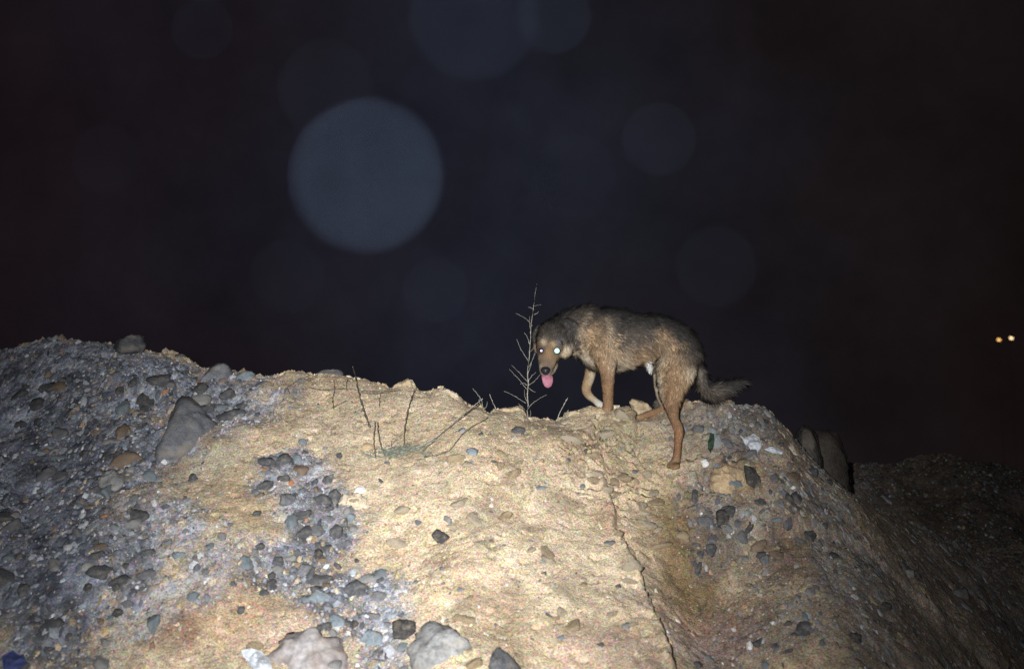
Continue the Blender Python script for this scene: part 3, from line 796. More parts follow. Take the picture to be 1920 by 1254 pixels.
REG = [('left', 0, 470, 690, 1250, 92, 'on the left gravel slope'), ('band', 480, 760, 760, 1250, 74, 'in the gravel band down the middle of the slope'),
       ('right', 1290, 1560, 780, 1250, 66, 'on the right slope below the tail'), ('sand', 560, 1230, 790, 1250, 26, 'embedded alone in the bright sand')]
KIND = [('slate', 'small dark slate-grey stone', .36), ('grey', 'small mid-grey stone', .26), ('blue', 'small blue-grey stone', .2), ('pale', 'small pale grey stone', .1), ('brown', 'small brown stone', .08)]
for rn, x0, x1, y0, y1, n, where in REG:
    made = 0; tries = 0
    while made < n and tries < 4000:
        tries += 1
        px = random.uniform(x0, x1); py = random.uniform(y0, y1)
        h = hit(px, py)
        if h[1] > 6.3: continue
        g = float(lookup(G, np.array([h[0]]), np.array([h[1]]))[0])
        if rn != 'sand' and random.random() > g: continue
        if rn == 'sand' and g > 0.2: continue
        u = random.random(); acc = 0
        for mt, lb, w in KIND:
            acc += w
            if u <= acc: break
        r = random.choice([0.012, 0.014, 0.016, 0.019, 0.024] + ([0.030, 0.036, 0.042] if rn == 'left' else [0.028])) * (0.62 if rn == 'sand' else (0.85 if rn == 'right' else 1))
        me = proto_mat(random.choice(proto), mt)
        o = bpy.data.objects.new('stone', me); COL.objects.link(o)
        nn = gnorm(np.array([h[0]]), np.array([h[1]]))[0]
        o.location = (h[0], h[1], float(height(h[0], h[1])) - r * random.uniform(-0.1, 0.25))
        q = Vector(nn).to_track_quat('Z', 'Y'); q2 = Vector((0, 0, 1)).rotation_difference(Vector((0, 0, 1)))
        o.rotation_euler = (q.to_matrix().to_4x4() @ __import__('mathutils').Matrix.Rotation(random.random() * 6.28, 4, 'Z')).to_euler()
        o.scale = (r * random.uniform(.8, 1.25), r * random.uniform(.8, 1.25), r * random.uniform(.8, 1.2))
        tag(o, f'{lb} {where}', 'stone', f'{lb.replace("stone", "stones")} {where}')
        made += 1

# lumps of the same earth, broken from the crust
made = 0
while made < 74:
    px, py = (random.gauss(1150, 75), random.gauss(880, 60)) if made < 30 else (random.uniform(470, 1320), random.uniform(775, 1240))
    h = hit(px, py)
    if h[1] > 6.0 or abs(h[2] - float(height(h[0], h[1]))) > 0.03: continue
    if float(lookup(G, np.array([h[0]]), np.array([h[1]]))[0]) > 0.45: continue
    r = random.choice([0.012, 0.016, 0.02, 0.026, 0.034])
    mt, lb = random.choice([('clod', 'small tan clod'), ('paleclod', 'small pale buff clod')])
    o = bpy.data.objects.new('clod', proto_mat(random.choice(proto), mt)); COL.objects.link(o)
    o.location = (h[0], h[1], float(height(h[0], h[1])) - r * random.uniform(0.2, 0.5))
    o.rotation_euler = (random.uniform(0.2, 0.8), random.uniform(-0.3, 0.3), random.random() * 6.28)
    o.scale = (r * random.uniform(.9, 1.5), r * random.uniform(.8, 1.3), r * random.uniform(.7, 1.0))
    where = 'half buried in the broken earth below the front paws' if made < 30 else 'half buried in the bright sandy slope'
    tag(o, f'{lb} {where}', 'earth clod', f'{lb}s {where}')
    made += 1


# ------------------------------------------------------------------ tubes
def tube(pts, rad, sides=8, lat=None, closed=True):
    """a lofted tube through pts; rad per point is r or (across, up)"""
    pts = np.array(pts, float); n = len(pts)
    V = []; 
    tg = np.gradient(pts, axis=0); tg /= np.linalg.norm(tg, axis=1, keepdims=True) + 1e-12
    ref = np.array([0.13, 0.21, 0.97]) if lat is None else None
    for i in range(n):
        if lat is None:
            s = np.cross(tg[i], ref)
            if np.linalg.norm(s) < 0.2: s = np.cross(tg[i], np.array([0.2, -0.95, 0.1]))
        else:
            s = lat - tg[i] * (lat @ tg[i])
        s /= np.linalg.norm(s); u = np.cross(s, tg[i])
        ra, rb = (rad[i], rad[i]) if np.isscalar(rad[i]) else rad[i]
        for k in range(sides):
            a = 2 * PI * k / sides
            V.append(pts[i] + s * ra * math.cos(a) + u * rb * math.sin(a))
    Fc = []
    for i in range(n - 1):
        for k in range(sides):
            a = i * sides + k; b = i * sides + (k + 1) % sides
            Fc.append([a, b, b + sides, a + sides])
    if closed:
        Fc.append(list(range(sides))[::-1]); Fc.append([(n - 1) * sides + k for k in range(sides)])
    return V, Fc


class MB:
    def __init__(s): s.V = []; s.F = []
    def add(s, V, Fc):
        b = len(s.V); s.V += list(V); s.F += [[i + b for i in f] for f in Fc]
    def tube(s, *a, **k): s.add(*tube(*a, **k))
    def build(s, name, mat, parent=None, loc=None, smooth=True): return new_mesh(name, s.V, s.F, mat, parent=parent, loc=loc, smooth=smooth)


def spline(pts, n):
    pts = np.array(pts, float); m = len(pts)
    t = np.linspace(0, m - 1, n); out = np.empty((n, pts.shape[1]))
    for j, q in enumerate(t):
        i = min(int(q), m - 2); f = q - i
        p0 = pts[max(i - 1, 0)]; p1 = pts[i]; p2 = pts[i + 1]; p3 = pts[min(i + 2, m - 1)]
        out[j] = 0.5 * (2 * p1 + (p2 - p0) * f + (2 * p0 - 5 * p1 + 4 * p2 - p3) * f * f + (3 * p1 - p0 - 3 * p2 + p3) * f ** 3)
    return out


# ------------------------------------------------------------------ dry plants
def stalk(parent, pts_px, y, r0, r1, mat, name='twig', wob=0.0, dy=0.0, knots=0):
    w = [P(a, b, y + dy * k / max(len(pts_px) - 1, 1)) for k, (a, b) in enumerate(pts_px)]
    s = spline(w, max(6, 5 * len(w)))
    if wob:
        s[1:-1] += rng.normal(0, wob, (len(s) - 2, 3))
    rr = np.linspace(r0, r1, len(s))
    if knots:
        rr = rr * (1 + 0.9 * (rng.random(len(s)) < knots))
    mb = MB(); mb.tube(s, list(rr), sides=5)
    return mb.build(name, mat, parent=parent)


yw = 5.33
b0 = P(991, 792, yw)
weed = empty('dry_weed', b0, 'tall pale bare weed standing on the crest in front of the dog face', 'dry plant')
stalk(weed, [(991, 795), (989, 740), (991, 680), (995, 630), (1001, 570), (1007, 532)], yw, 0.0032, 0.0011, M['twig'], 'stem', 0.0012)
TW = [[(998, 611), (985, 597), (967, 587)], [(1001, 581), (997, 578), (990, 576)], [(1003, 574), (1009, 572), (1015, 571)], [(1001, 590), (1007, 587), (1010, 584)], [(993, 645), (988, 630), (983, 624)], [(995, 626), (993, 606), (993, 592)],
      [(990, 676), (977, 655), (969, 636)], [(992, 661), (998, 655), (1004, 650)], [(988, 730), (972, 710), (955, 692)], [(988, 714), (975, 700), (959, 684)], [(989, 724), (1003, 713), (1013, 702)], [(989, 716), (998, 704), (1005, 698)],
      [(986, 756), (968, 744), (945, 733)], [(990, 766), (1005, 751), (1025, 740)], [(990, 700), (996, 682), (1002, 662)], [(990, 690), (1000, 672), (1006, 655)], [(988, 722), (982, 718), (976, 720)], [(992, 728), (999, 733), (1004, 735)], [(988, 752), (984, 742), (983, 730)], [(993, 783), (995, 775), (994, 768)], [(984, 768), (978, 762), (972, 757)]]
for k, t in enumerate(TW):
    stalk(weed, t, yw, 0.0014, 0.0007, M['twig'], 'twig', 0.0008, dy=random.uniform(-0.05, 0.05))

# tufted shrub on the sand
sh0 = hit(757, 848)
shrub = empty('dry_shrub', sh0, 'dry tufted shrub with long bare stems lying on the bright sandy slope', 'dry plant')


def over(px, py, lift):
    h = hit(px, py)
    d = CAM - h; d /= np.linalg.norm(d)
    return h + d * lift + np.array([0, 0, lift * 0.3])


def ground_stalk(parent, pts, lifts, r0, r1, mat, name, knots=0.0, smooth_n=6):
    w = [over(a, b, l) for (a, b), l in zip(pts, lifts)]
    s = spline(w, smooth_n * len(w)); s[1:-1] += rng.normal(0, 0.0010, (len(s) - 2, 3))
    rr = np.linspace(r0, r1, len(s))
    if knots: rr = rr * (1 + 0.9 * (rng.random(len(s)) < knots))
    mb = MB(); mb.tube(s, list(rr), sides=5)
    return mb.build(name, mat, parent=parent)


ST = [([(757, 845), (760, 800), (770, 760), (781, 735)], (.01, .05, .07, .09), 'darktwig'), ([(770, 845), (820, 822), (860, 790), (905, 755)], (.01, .03, .05, .06), 'twig'), ([(790, 850), (830, 815), (870, 785), (900, 765)], (.01, .03, .04, .06), 'darktwig'),
      ([(795, 858), (840, 848), (870, 815), (915, 787)], (.01, .02, .03, .04), 'darktwig'), ([(705, 858), (701, 835), (702, 815), (703, 798)], (.01, .03, .05, .06), 'darktwig'), ([(722, 855), (714, 838), (710, 820), (708, 800)], (.01, .03, .05, .06), 'darktwig'),
      ([(680, 850), (700, 858), (735, 856), (760, 850)], (.005, .01, .012, .01), 'herb'), ([(725, 845), (745, 848), (770, 850), (800, 846)], (.012, .014, .014, .01), 'twig'), ([(757, 850), (780, 845), (800, 835), (825, 826)], (.01, .02, .03, .03), 'herb')]
for pts, li, mt in ST:
    ground_stalk(shrub, pts, li, 0.0026, 0.0014, M[mt], 'stem', 0.25)
mb = MB()
for k in range(190):
    a = random.gauss(0, 1); cx = random.gauss(752, 30); cy = 852 + 0.10 * (752 - cx) * 0 + random.gauss(0, 6)
    base = over(cx, cy, 0.004)
    ang = random.uniform(0, 2 * PI); L = random.uniform(0.02, 0.075) * (1.25 - min(abs(cx - 752) / 90, 1))
    dvec = np.array([math.cos(ang), 0.5 * math.sin(ang) - 0.35, random.uniform(0.25, 1.0)]); dvec /= np.linalg.norm(dvec)
    bend = np.array([0, -0.2, -0.35]) * L
    p = [base, base + dvec * L * 0.5 + bend * 0.1, base + dvec * L + bend]
    mb.tube(spline(p, 6), list(np.linspace(0.0016, 0.0006, 6)), sides=4)
mb.build('foliage', M['herb'], parent=shrub)


def weedlet(name, label, stalks, mat, r=0.002, grp=None):
    y0 = stalks[0][1]
    e0 = empty(name, P(*stalks[0][0][0], y0), label, 'dry plant', grp)
    for pts, y in stalks:
        stalk(e0, pts, y, r, r * 0.55, M[mat], 'stem', 0.0008, knots=0.12)


weedlet('dry_weed', 'two short bent stems rising behind the crest near its centre', [([(908, 785), (903, 752), (896, 740), (886, 728)], 5.34), ([(905, 768), (912, 762), (914, 752)], 5.34), ([(906, 764), (900, 758), (898, 748)], 5.35)], 'herb', 0.0026)
weedlet('dry_weed', 'single thin straight twig standing on the crest left of the flat-topped clod', [([(932, 772), (925, 756), (918, 739)], 5.32)], 'twig', 0.0022)
weedlet('dry_weed', 'single slanting pale twig between the tall weed and the front paws', [([(1042, 792), (1052, 768), (1065, 745)], 5.30), ([(1046, 796), (1056, 786), (1066, 768)], 5.32)], 'twig', 0.0026)
tw = empty('dry_weed', hit(692, 790), 'thin dark upright twig leaning on the sandy crest above the shrub', 'dry plant')
ground_stalk(tw, [(694, 800), (682, 772), (674, 745), (668, 720), (661, 700)], (.004, .03, .04, .05, .10), 0.0034, 0.0018, M['darktwig'], 'stem', 0.3)
tw2 = empty('dry_weed', hit(626, 768), 'sprawling thin dark creeper of twigs along the sandy crest', 'dry plant')
for pts in ([(580, 728), (610, 732), (650, 730), (690, 735), (730, 735), (775, 734)], [(626, 768), (624, 750), (628, 732), (626, 715)], [(535, 730), (550, 720), (565, 712), (580, 716), (596, 724)], [(650, 732), (650, 718), (653, 712)], [(712, 765), (712, 750), (714, 738)], [(622, 766), (640, 758), (652, 752)], [(678, 736), (700, 740), (735, 736), (755, 732)]):
    ground_stalk(tw2, pts, [0.006 + 0.012 * random.random() for _ in pts], 0.0024, 0.0012, M['darktwig'], 'stem', 0.3)


# ------------------------------------------------------------------ litter
def scrap(name, label, cat, outline_px, mat, lift=0.012, crumple=0.012, n=26, seed=0, thick=0.0015):
    """a crumpled sheet lying on the slope"""
    o = np.array(outline_px, float); c = o.mean(0); ctr = hit(*c)
    pts = np.array([hit(*p) for p in o])
    rs = np.random.default_rng(seed)
    nr = 9; V = []; m = len(pts) * 4
    ring = np.array([pts[k // 4] * (1 - (k % 4) / 4) + pts[(k // 4 + 1) % len(pts)] * ((k % 4) / 4) for k in range(m)])
    mid = pts.mean(0)
    d = CAM - ctr; d /= np.linalg.norm(d)
    for s in (1, 0):
        for i in range(nr):
            f = i / (nr - 1)
            for k in range(m):
                p = mid * (1 - f) + ring[k] * f
                w = mnoise.fractal(Vector((p[0] * 26 + seed, p[1] * 26, seed * 2.0)), 1.0, 2.0, 4)
                w2 = abs(mnoise.noise(Vector((p[0] * 60 + seed, p[1] * 45, seed))))
                gz = float(height(p[0], p[1]))
                q = np.array([p[0], p[1], gz]) + d * (lift * (1 - 0.6 * f) + crumple * (w + 0.8 * w2)) + np.array([0, 0, 0.004]) + d * (thick if s else 0)
                V.append(q)
    Fc = []
    for s in (0, 1):
        b = s * nr * m
        for i in range(nr - 1):
            for k in range(m):
                f = [b + i * m + k, b + i * m + (k + 1) % m, b + (i + 1) * m + (k + 1) % m, b + (i + 1) * m + k]
                Fc.append(f if s else f[::-1])
    for k in range(m):
        a = (nr - 1) * m + k; a2 = (nr - 1) * m + (k + 1) % m
        Fc.append([a, a2, a2 + nr * m, a + nr * m])
    ob = new_mesh(name, V, Fc, M[mat], loc=ctr, smooth=True)
    return tag(ob, label, cat)


scrap('plastic_scrap', 'crumpled white plastic scrap on the gravel right of the dog', 'litter', [(1384, 816), (1400, 822), (1412, 814), (1424, 822), (1428, 838), (1420, 850), (1408, 848), (1396, 834)], 'plastic', seed=3, lift=0.02)
scrap('plastic_scrap', 'shredded small white plastic bits right of the crumpled scrap', 'litter', [(1432, 842), (1446, 838), (1460, 842), (1470, 848), (1466, 853), (1448, 852)], 'plastic', seed=8, lift=0.012, crumple=0.02)
scrap('plastic_bag', 'torn white plastic bag beside the pinkish boulder at the bottom edge', 'litter', [(452, 1222), (470, 1216), (490, 1222), (505, 1238), (512, 1258), (490, 1268), (468, 1250)], 'plastic', seed=5, lift=0.035, crumple=0.03)
scrap('plastic_scrap', 'blurred blue plastic piece in the bottom left corner', 'litter', [(4, 1230), (24, 1220), (44, 1228), (50, 1246), (30, 1262), (6, 1258)], 'bluecloth', seed=6, lift=0.02)
scrap('plastic_scrap', 'thin pale strip lying on the dark far right slope', 'litter', [(1650, 930), (1656, 930), (1672, 942), (1672, 946), (1664, 943)], 'plastic', seed=7, lift=0.012, crumple=0.004)
scrap('leaf', 'elongated dark green leaf on the gravel right of the hind leg', 'leaf', [(1331, 816), (1337, 814), (1340, 826), (1337, 842), (1332, 852), (1327, 842), (1328, 828)], 'leaf', seed=9, lift=0.012, crumple=0.006)

# ------------------------------------------------------------------ the dog
NEAR = np.array([-0.49, -0.87, 0.0])           # from its spine to the side we see


def dy_axis(px):
    return 5.40 - 0.00139 * (px - 1110)


def D(px, py, dy=0.0):
    return P(px, py, dy_axis(px) + dy)


K = 5.3 / FPX                                   # metres per photo pixel at the dog
RINGS = []                                      # centre, up, radius, top / mid / low colour, hair length, flow
BODY = MB()
DK = (.032, .029, .027); GB = (.072, .057, .045); TAN = (.275, .182, .105); PALE = (.42, .345, .245); ORG = (.205, .120, .066); WHT = (.52, .50, .46)


def limb(keys, n, cols, hair, flow=1.0, lat=NEAR, sides=18, up_ref=None):
    """keys: (px, py, dy, across, along-up) in photo pixels; cols: per key (top, mid, low); hair length per key in m"""
    k = np.array([[*(q[:3] if len(q) == 5 else q[:3]), q[3], q[4]] for q in keys], float)
    c3 = np.array([D(a, b, d) for a, b, d in k[:, :3]])
    s = spline(np.hstack([c3, k[:, 3:5] * K]), n)
    pts = s[:, :3]; ra = np.maximum(s[:, 3:], 0.003)
    # round both ends
    t0 = pts[0] - pts[1]; t0 /= np.linalg.norm(t0); t1 = pts[-1] - pts[-2]; t1 /= np.linalg.norm(t1)
    pp = [pts[0] + t0 * ra[0].mean() * 0.85, pts[0] + t0 * ra[0].mean() * 0.55] + list(pts) + [pts[-1] + t1 * ra[-1].mean() * 0.55, pts[-1] + t1 * ra[-1].mean() * 0.85]
    rr = [tuple(ra[0] * 0.35), tuple(ra[0] * 0.8)] + [tuple(q) for q in ra] + [tuple(ra[-1] * 0.8), tuple(ra[-1] * 0.35)]
    BODY.tube(pp, rr, sides=sides, lat=lat)
    kk = np.linspace(0, len(keys) - 1, n)
    ci = np.array([np.concatenate(c) for c in cols]); hi = np.array(hair)
    tg = np.gradient(pts, axis=0); tg /= np.linalg.norm(tg, axis=1, keepdims=True)
    for i in range(n):
        c = np.array([np.interp(kk[i], np.arange(len(keys)), ci[:, j]) for j in range(9)])
        l = np.interp(kk[i], np.arange(len(keys)), hi)
        sd_ = lat - tg[i] * (lat @ tg[i]); sd_ /= np.linalg.norm(sd_)
        u = np.cross(sd_, tg[i])
        if u[2] < 0 and abs(tg[i][2]) < 0.8: u = -u
        RINGS.append((pts[i], u if up_ref is None else up_ref, float(ra[i].mean()), c, l, tg[i] * flow, float(ra[i][0]), float(ra[i][1]), sd_))


trunkc = [(DK, TAN, PALE), (GB, TAN, PALE), (DK, TAN, TAN), (DK, GB, PALE), (DK, GB, TAN), (DK, GB, TAN), (DK, TAN, ORG), (DK, TAN, PALE), (DK, GB, PALE)]
limb([(1088, 633, 0, 28, 40), (1106, 633, 0, 35, 53), (1130, 636, 0, 38, 58), (1163, 638, 0, 38, 57), (1197, 636, 0, 35, 47), (1228, 634, 0, 33, 41), (1260, 641, 0, 32, 37), (1284, 655, 0, 28, 31), (1300, 668, 0, 18, 18)],
     40, trunkc, [.03, .032, .034, .036, .034, .034, .034, .03, .03], sides=24)
# neck
limb([(1106, 612, 0, 30, 40), (1086, 612, -.01, 27, 35), (1066, 614, -.03, 25, 31), (1054, 620, -.05, 24, 28)], 12, [(DK, GB, TAN), (GB, GB, TAN), (DK, GB, TAN), (DK, GB, GB)], [.04, .042, .04, .03], flow=-1.0)
# head: back of the skull to the nose
HU = np.cross(np.array([1.0, 0, 0]), D(1022, 697, -.27) - D(1044, 622, -.06)); HU /= np.linalg.norm(HU)
if HU[1] > 0: HU = -HU
HL = np.array([0.97, 0.22, 0.05])
limb([(1050, 616, -.05, 26, 25), (1041, 628, -.09, 33, 29), (1036, 643, -.13, 32, 28), (1031, 658, -.165, 26, 23), (1027, 672, -.20, 19, 18), (1024.5, 686, -.235, 15, 14.5), (1022.8, 696, -.255, 12.0, 11)], 26,
     [(DK, GB, GB), (DK, GB, TAN), (GB, GB, PALE), (GB, TAN, PALE), (TAN, TAN, PALE), ((.16, .11, .075), (.20, .14, .10), PALE), ((.10, .075, .06), (.22, .17, .14), WHT)], [.02, .018, .014, .008, .005, .004, .003], flow=-1.0, lat=HL, up_ref=HU)
# lower jaw
limb([(1034, 684, -.16, 14, 8), (1029, 697, -.21, 11, 6), (1026, 703, -.24, 8, 4)], 8, [(PALE, PALE, WHT)] * 3, [.005, .004, .003], flow=-1.0, lat=HL, up_ref=HU)
# brow and cheeks
for bx, by, bd, r in ((1016, 648, -.185, 9), (1045, 648, -.18, 10), (1058, 655, -.12, 16), (1010, 652, -.14, 10)):
    limb([(bx - 1, by - 3, bd, r, r), (bx + 1, by + 3, bd, r, r)], 3, [(GB, (.24, .16, .10), PALE)] * 2, [.012, .012], flow=-1.0, lat=HL, up_ref=HU)
# folded ears
limb([(1055, 608, -.09, 5, 11), (1068, 611, -.10, 6, 14), (1077, 624, -.10, 6, 14), (1081, 640, -.10, 5, 11), (1080, 652, -.10, 4, 5)], 12, [(DK, DK, GB)] * 5, [.012, .014, .014, .014, .012], lat=np.array([0.3, 0.9, 0.2]))
limb([(1018, 613, -.09, 4, 9), (1009, 620, -.09, 5, 10), (1005, 632, -.09, 5, 9), (1005, 645, -.09, 4, 5)], 10, [(DK, GB, GB)] * 4, [.010, .012, .012, .01], lat=np.array([-0.3, 0.9, 0.2]))
# legs
CH = (ORG, ORG, ORG); LT = (TAN, TAN, TAN); PL = (PALE, PALE, PALE)
limb([(1130, 645, -.075, 16, 30), (1136, 672, -.08, 15, 24), (1139, 697, -.085, 12.5, 15), (1139.5, 722, -.085, 11, 12), (1140, 747, -.085, 9.5, 10), (1140, 763, -.085, 9.5, 10), (1133, 779, -.10, 11, 10), (1124, 784, -.11, 9, 7)],
     28, [((.28, .19, .11), LT[0], LT[0]), LT, CH, CH, CH, CH, LT, LT], [.024, .018, .012, .010, .010, .009, .008, .006])
limb([(1113, 655, .06, 15, 22), (1109, 684, .06, 11, 13), (1105, 708, .05, 9.5, 11), (1099, 728, .04, 9, 10), (1104, 741, .035, 8, 8.5), (1116, 751, .03, 6.5, 6.5), (1126, 760, .03, 8.5, 8), (1133, 766, .03, 7, 6)],
     26, [LT, LT, (PALE, TAN, TAN), LT, LT, PL, (WHT, WHT, WHT), PL], [.02, .010, .007, .006, .005, .005, .005, .004])
foot = hit(1268, 874)
fdy = foot[1] - dy_axis(1268)
print('hind foot', foot, fdy)
fz = float(fdy)
limb([(1272, 650, -.015, 20, 30), (1269, 682, -.04, 21, 37), (1265, 710, -.06, 19, 33), (1259, 738, -.07 + fz * .2, 14, 22), (1261, 764, -.06 + fz * .4, 10.5, 14), (1265, 787, -.05 + fz * .6, 7.5, 9), (1272.5, 806, -.03 + fz * .75, 7, 9.5), (1271.5, 828, fz * .9, 6.5, 7), (1269.5, 853, fz, 6.5, 7), (1266, 867, fz - .01, 8.5, 7.5), (1258, 872, fz - .02, 8.5, 6.5)],
     44, [(DK, GB, GB), (GB, TAN, PALE), (TAN, TAN, PALE), (TAN, ORG, PALE), CH, CH, (ORG, (.22, .115, .06), ORG), ((.22, .112, .058),) * 3, ((.21, .108, .058),) * 3, LT, LT], [.03, .03, .024, .018, .013, .010, .009, .008, .008, .006, .005])
limb([(1252, 655, .08, 18, 28), (1243, 690, .09, 14, 20), (1238, 718, .09, 11, 13), (1240, 742, .09, 9, 10), (1246, 762, .08, 8, 9), (1238, 770, .06, 7.5, 8.5), (1222, 775, .03, 7.5, 7.5), (1208, 780, .01, 8, 7), (1198, 783, .0, 8, 6)],
     28, [LT, PL, PL, PL, LT, CH, CH, CH, LT], [.02, .014, .009, .006, .005, .005, .005, .005, .005])
for tx, ty, td in ((1252, 874, -.035), (1257, 876, -.045), (1263, 877, -.05), (1269, 876, -.045)):
    limb([(1264, 869, fz - .015, 4, 4), (tx + 3, ty - 3, fz + td, 4, 4.2), (tx, ty + 1, fz + td - .01, 3.2, 3)], 8, [(ORG, ORG, TAN)] * 3, [.004] * 3)
# white tuft under the belly, and the tail core
limb([(1212, 672, .0, 5, 6), (1217, 686, -.01, 5, 7), (1220, 697, -.01, 3.5, 4.5)], 6, [(WHT, WHT, WHT)] * 3, [.014, .014, .014])
limb([(1300, 664, .02, 8, 9), (1312, 690, .04, 7, 9), (1318, 714, .05, 8, 10), (1327, 730, .05, 9, 12), (1344, 732, .05, 9, 12), (1366, 726, .06, 6, 8), (1392, 717, .07, 3, 3.5)], 26,
     [(DK, DK, DK), (DK, DK, GB), (DK, GB, GB), (DK, GB, GB), (DK, GB, GB), (DK, DK, DK), (DK, DK, DK)], [.026, .032, .038, .044, .046, .046, .04])

ROOT = D(1190, 790, 0)
dog = empty('dog', ROOT, 'brown and dark grey stray dog with tongue out standing on the crest', 'dog')
raw = new_mesh('body', BODY.V, BODY.F, M['skin'])
md = raw.modifiers.new('one_surface', 'REMESH'); md.mode = 'VOXEL'; md.voxel_size = 0.0058; md.use_smooth_shade = True
ms = raw.modifiers.new('soften', 'SMOOTH'); ms.factor = 0.5; ms.iterations = 9
dg = bpy.context.evaluated_depsgraph_get()
ev = raw.evaluated_get(dg); em = ev.to_mesh()
bv = np.empty(len(em.vertices) * 3, np.float32); em.vertices.foreach_get('co', bv); bv = bv.reshape(-1, 3).astype(float)
em.calc_loop_triangles()
bt = np.empty(len(em.loop_triangles) * 3, np.int32); em.loop_triangles.foreach_get('vertices', bt); bt = bt.reshape(-1, 3)
ev.to_mesh_clear()
bpy.data.objects.remove(raw)
rC = np.array([r[0] for r in RINGS]); rU = np.array([r[1] for r in RINGS]); rR = np.array([r[2] for r in RINGS])
rK = np.array([r[3] for r in RINGS]); rH = np.array([r[4] for r in RINGS]); rT = np.array([r[5] for r in RINGS]); rA = np.array([r[6] for r in RINGS]); rB = np.array([r[7] for r in RINGS]); rS = np.array([r[8] for r in RINGS])


def owner(p):
    out = np.empty(len(p), int)
    for i in range(0, len(p), 4000):
        v = p[i:i + 4000, None] - rC[None]
        a = np.einsum('ijk,jk->ij', v, rS) / rA; 
        b2 = (v ** 2).sum(-1) - np.einsum('ijk,jk->ij', v, rS) ** 2
        q = np.abs(np.sqrt(a ** 2 + b2 / rB ** 2) - 1.0) * np.minimum(rA, rB) + 0.35 * np.abs(np.einsum('ijk,jk->ij', v, rT))
        out[i:i + 4000] = q.argmin(1)
    return out


def n3(p, sc, seed=0.0):
    return np.array([mnoise.noise(Vector((a * sc + seed, b * sc, c * sc))) for a, b, c in p])


def coat(p, own):
    v = np.einsum('ij,ij->i', p - rC[own], rU[own]) / rB[own]
    v = np.clip(v + 0.30 * n3(p, 14) + 0.22 * n3(p, 45, 3.0), -1.1, 1.1)
    k = rK[own]
    top, midc, low = k[:, 0:3], k[:, 3:6], k[:, 6:9]
    a = sstep(0.0, 0.75, v)[:, None]; b = sstep(0.15, 0.9, -v)[:, None]
    c = midc * (1 - a) + top * a
    return c * (1 - b) + low * b


from mathutils.bvhtree import BVHTree
bvh = BVHTree.FromPolygons([tuple(q) for q in bv], [tuple(map(int, q)) for q in bt])


def on_body(px, py):
    r = ray(px, py); r = r / np.linalg.norm(r)
    h = bvh.ray_cast(Vector(CAM), Vector(r), 20.0)
    return np.array(h[0]) if h[0] is not None else D(px, py, -.2)


own = owner(bv)
bc = coat(bv, own)
SPOTS = [(1042, 622, 16, (.050, .042, .036), .7), (1031, 665, 9, (.30, .19, .10), .8), (1025, 682, 8, (.16, .115, .08), .6), (1056, 667, 10, (.46, .36, .24), .9), (1067, 658, 9, (.46, .38, .27), .85), (1007, 670, 6, (.34, .27, .19), .8),
         (1050, 641, 9, (.17, .16, .155), .85), (1019, 642, 6, (.50, .39, .27), .95), (1037, 646, 6, (.42, .29, .17), .95), (1029, 652, 6, (.24, .16, .09), .7), (1015, 658, 7.5, (.022, .018, .016), 1.0), (1045, 658, 8.5, (.020, .017, .015), 1.0), (1042, 682, 8, (.38, .29, .19), .75), (1012, 686, 5, (.36, .30, .22), .7),
         (1299, 698, 12, (.56, .47, .34), .9), (1290, 725, 9, (.52, .43, .30), .8), (1262, 690, 26, (.27, .175, .098), .55), (1262, 725, 20, (.25, .155, .085), .5), (1160, 690, 16, (.42, .34, .24), .6), (1100, 676, 12, (.40, .34, .27), .6)]
spot_at = {(q[0], q[1]): on_body(q[0], q[1]) for q in SPOTS}
# light streaks behind the shoulder, as the coat parts there
def streak(p, c):
    for (x0, y0), (x1, y1), w, s in (((1136, 598), (1142, 640), 5, 0.75), ((1096, 592), (1086, 630), 6, 0.5), ((1150, 650), (1143, 690), 5, 0.35)):
        A = D(x0, y0, -.1); B = D(x1, y1, -.1); ab = B - A
        t = np.clip(((p - A)[:, [0, 2]] @ ab[[0, 2]]) / (ab[[0, 2]] @ ab[[0, 2]]), 0, 1)
        d = np.linalg.norm((p - A - t[:, None] * ab)[:, [0, 2]], axis=1) / K
        near = ((p - D(1140, 630)) @ NEAR) > 0
        f = s * np.exp(-(d / w) ** 2) * near
        c = c * (1 - f[:, None]) + np.array([.30, .23, .155]) * f[:, None]
    # tan brow spots and pale cheek
    for x, y, r, col, s in SPOTS:
        q = spot_at[(x, y)]; w = ray(x, y); w = w / np.linalg.norm(w)
        v = p - q; along_ = v @ w; d2 = np.sqrt(np.maximum((v ** 2).sum(1) - along_ ** 2, 0))
        f = s * np.exp(-((d2 / K) / r) ** 2) * (np.abs(along_) < 0.07)
        c = c * (1 - f[:, None]) + np.array(col) * f[:, None]
    return c


bc = streak(bv, bc)
body = new_mesh('body', bv, bt, M['skin'], col=bc * 0.9, smooth=True, parent=dog)
# fur: fine tapered hairs rooted on the body
e1 = bv[bt[:, 1]] - bv[bt[:, 0]]; e2 = bv[bt[:, 2]] - bv[bt[:, 0]]
fn = np.cross(e1, e2); ar = np.linalg.norm(fn, axis=1) / 2; fn = fn / (2 * ar[:, None] + 1e-12)
vnrm = np.zeros_like(bv)
for k in range(3): np.add.at(vnrm, bt[:, k], fn * ar[:, None])
vnrm /= np.linalg.norm(vnrm, axis=1, keepdims=True) + 1e-12
NH = 125000
tri = rng.choice(len(bt), NH, p=ar / ar.sum())
u = rng.random(NH); v = rng.random(NH); fl_ = u + v > 1; u[fl_] = 1 - u[fl_]; v[fl_] = 1 - v[fl_]
w3 = np.stack([1 - u - v, u, v], -1)
root = (bv[bt[tri]] * w3[..., None]).sum(1); nr_ = (vnrm[bt[tri]] * w3[..., None]).sum(1); nr_ /= np.linalg.norm(nr_, axis=1, keepdims=True)
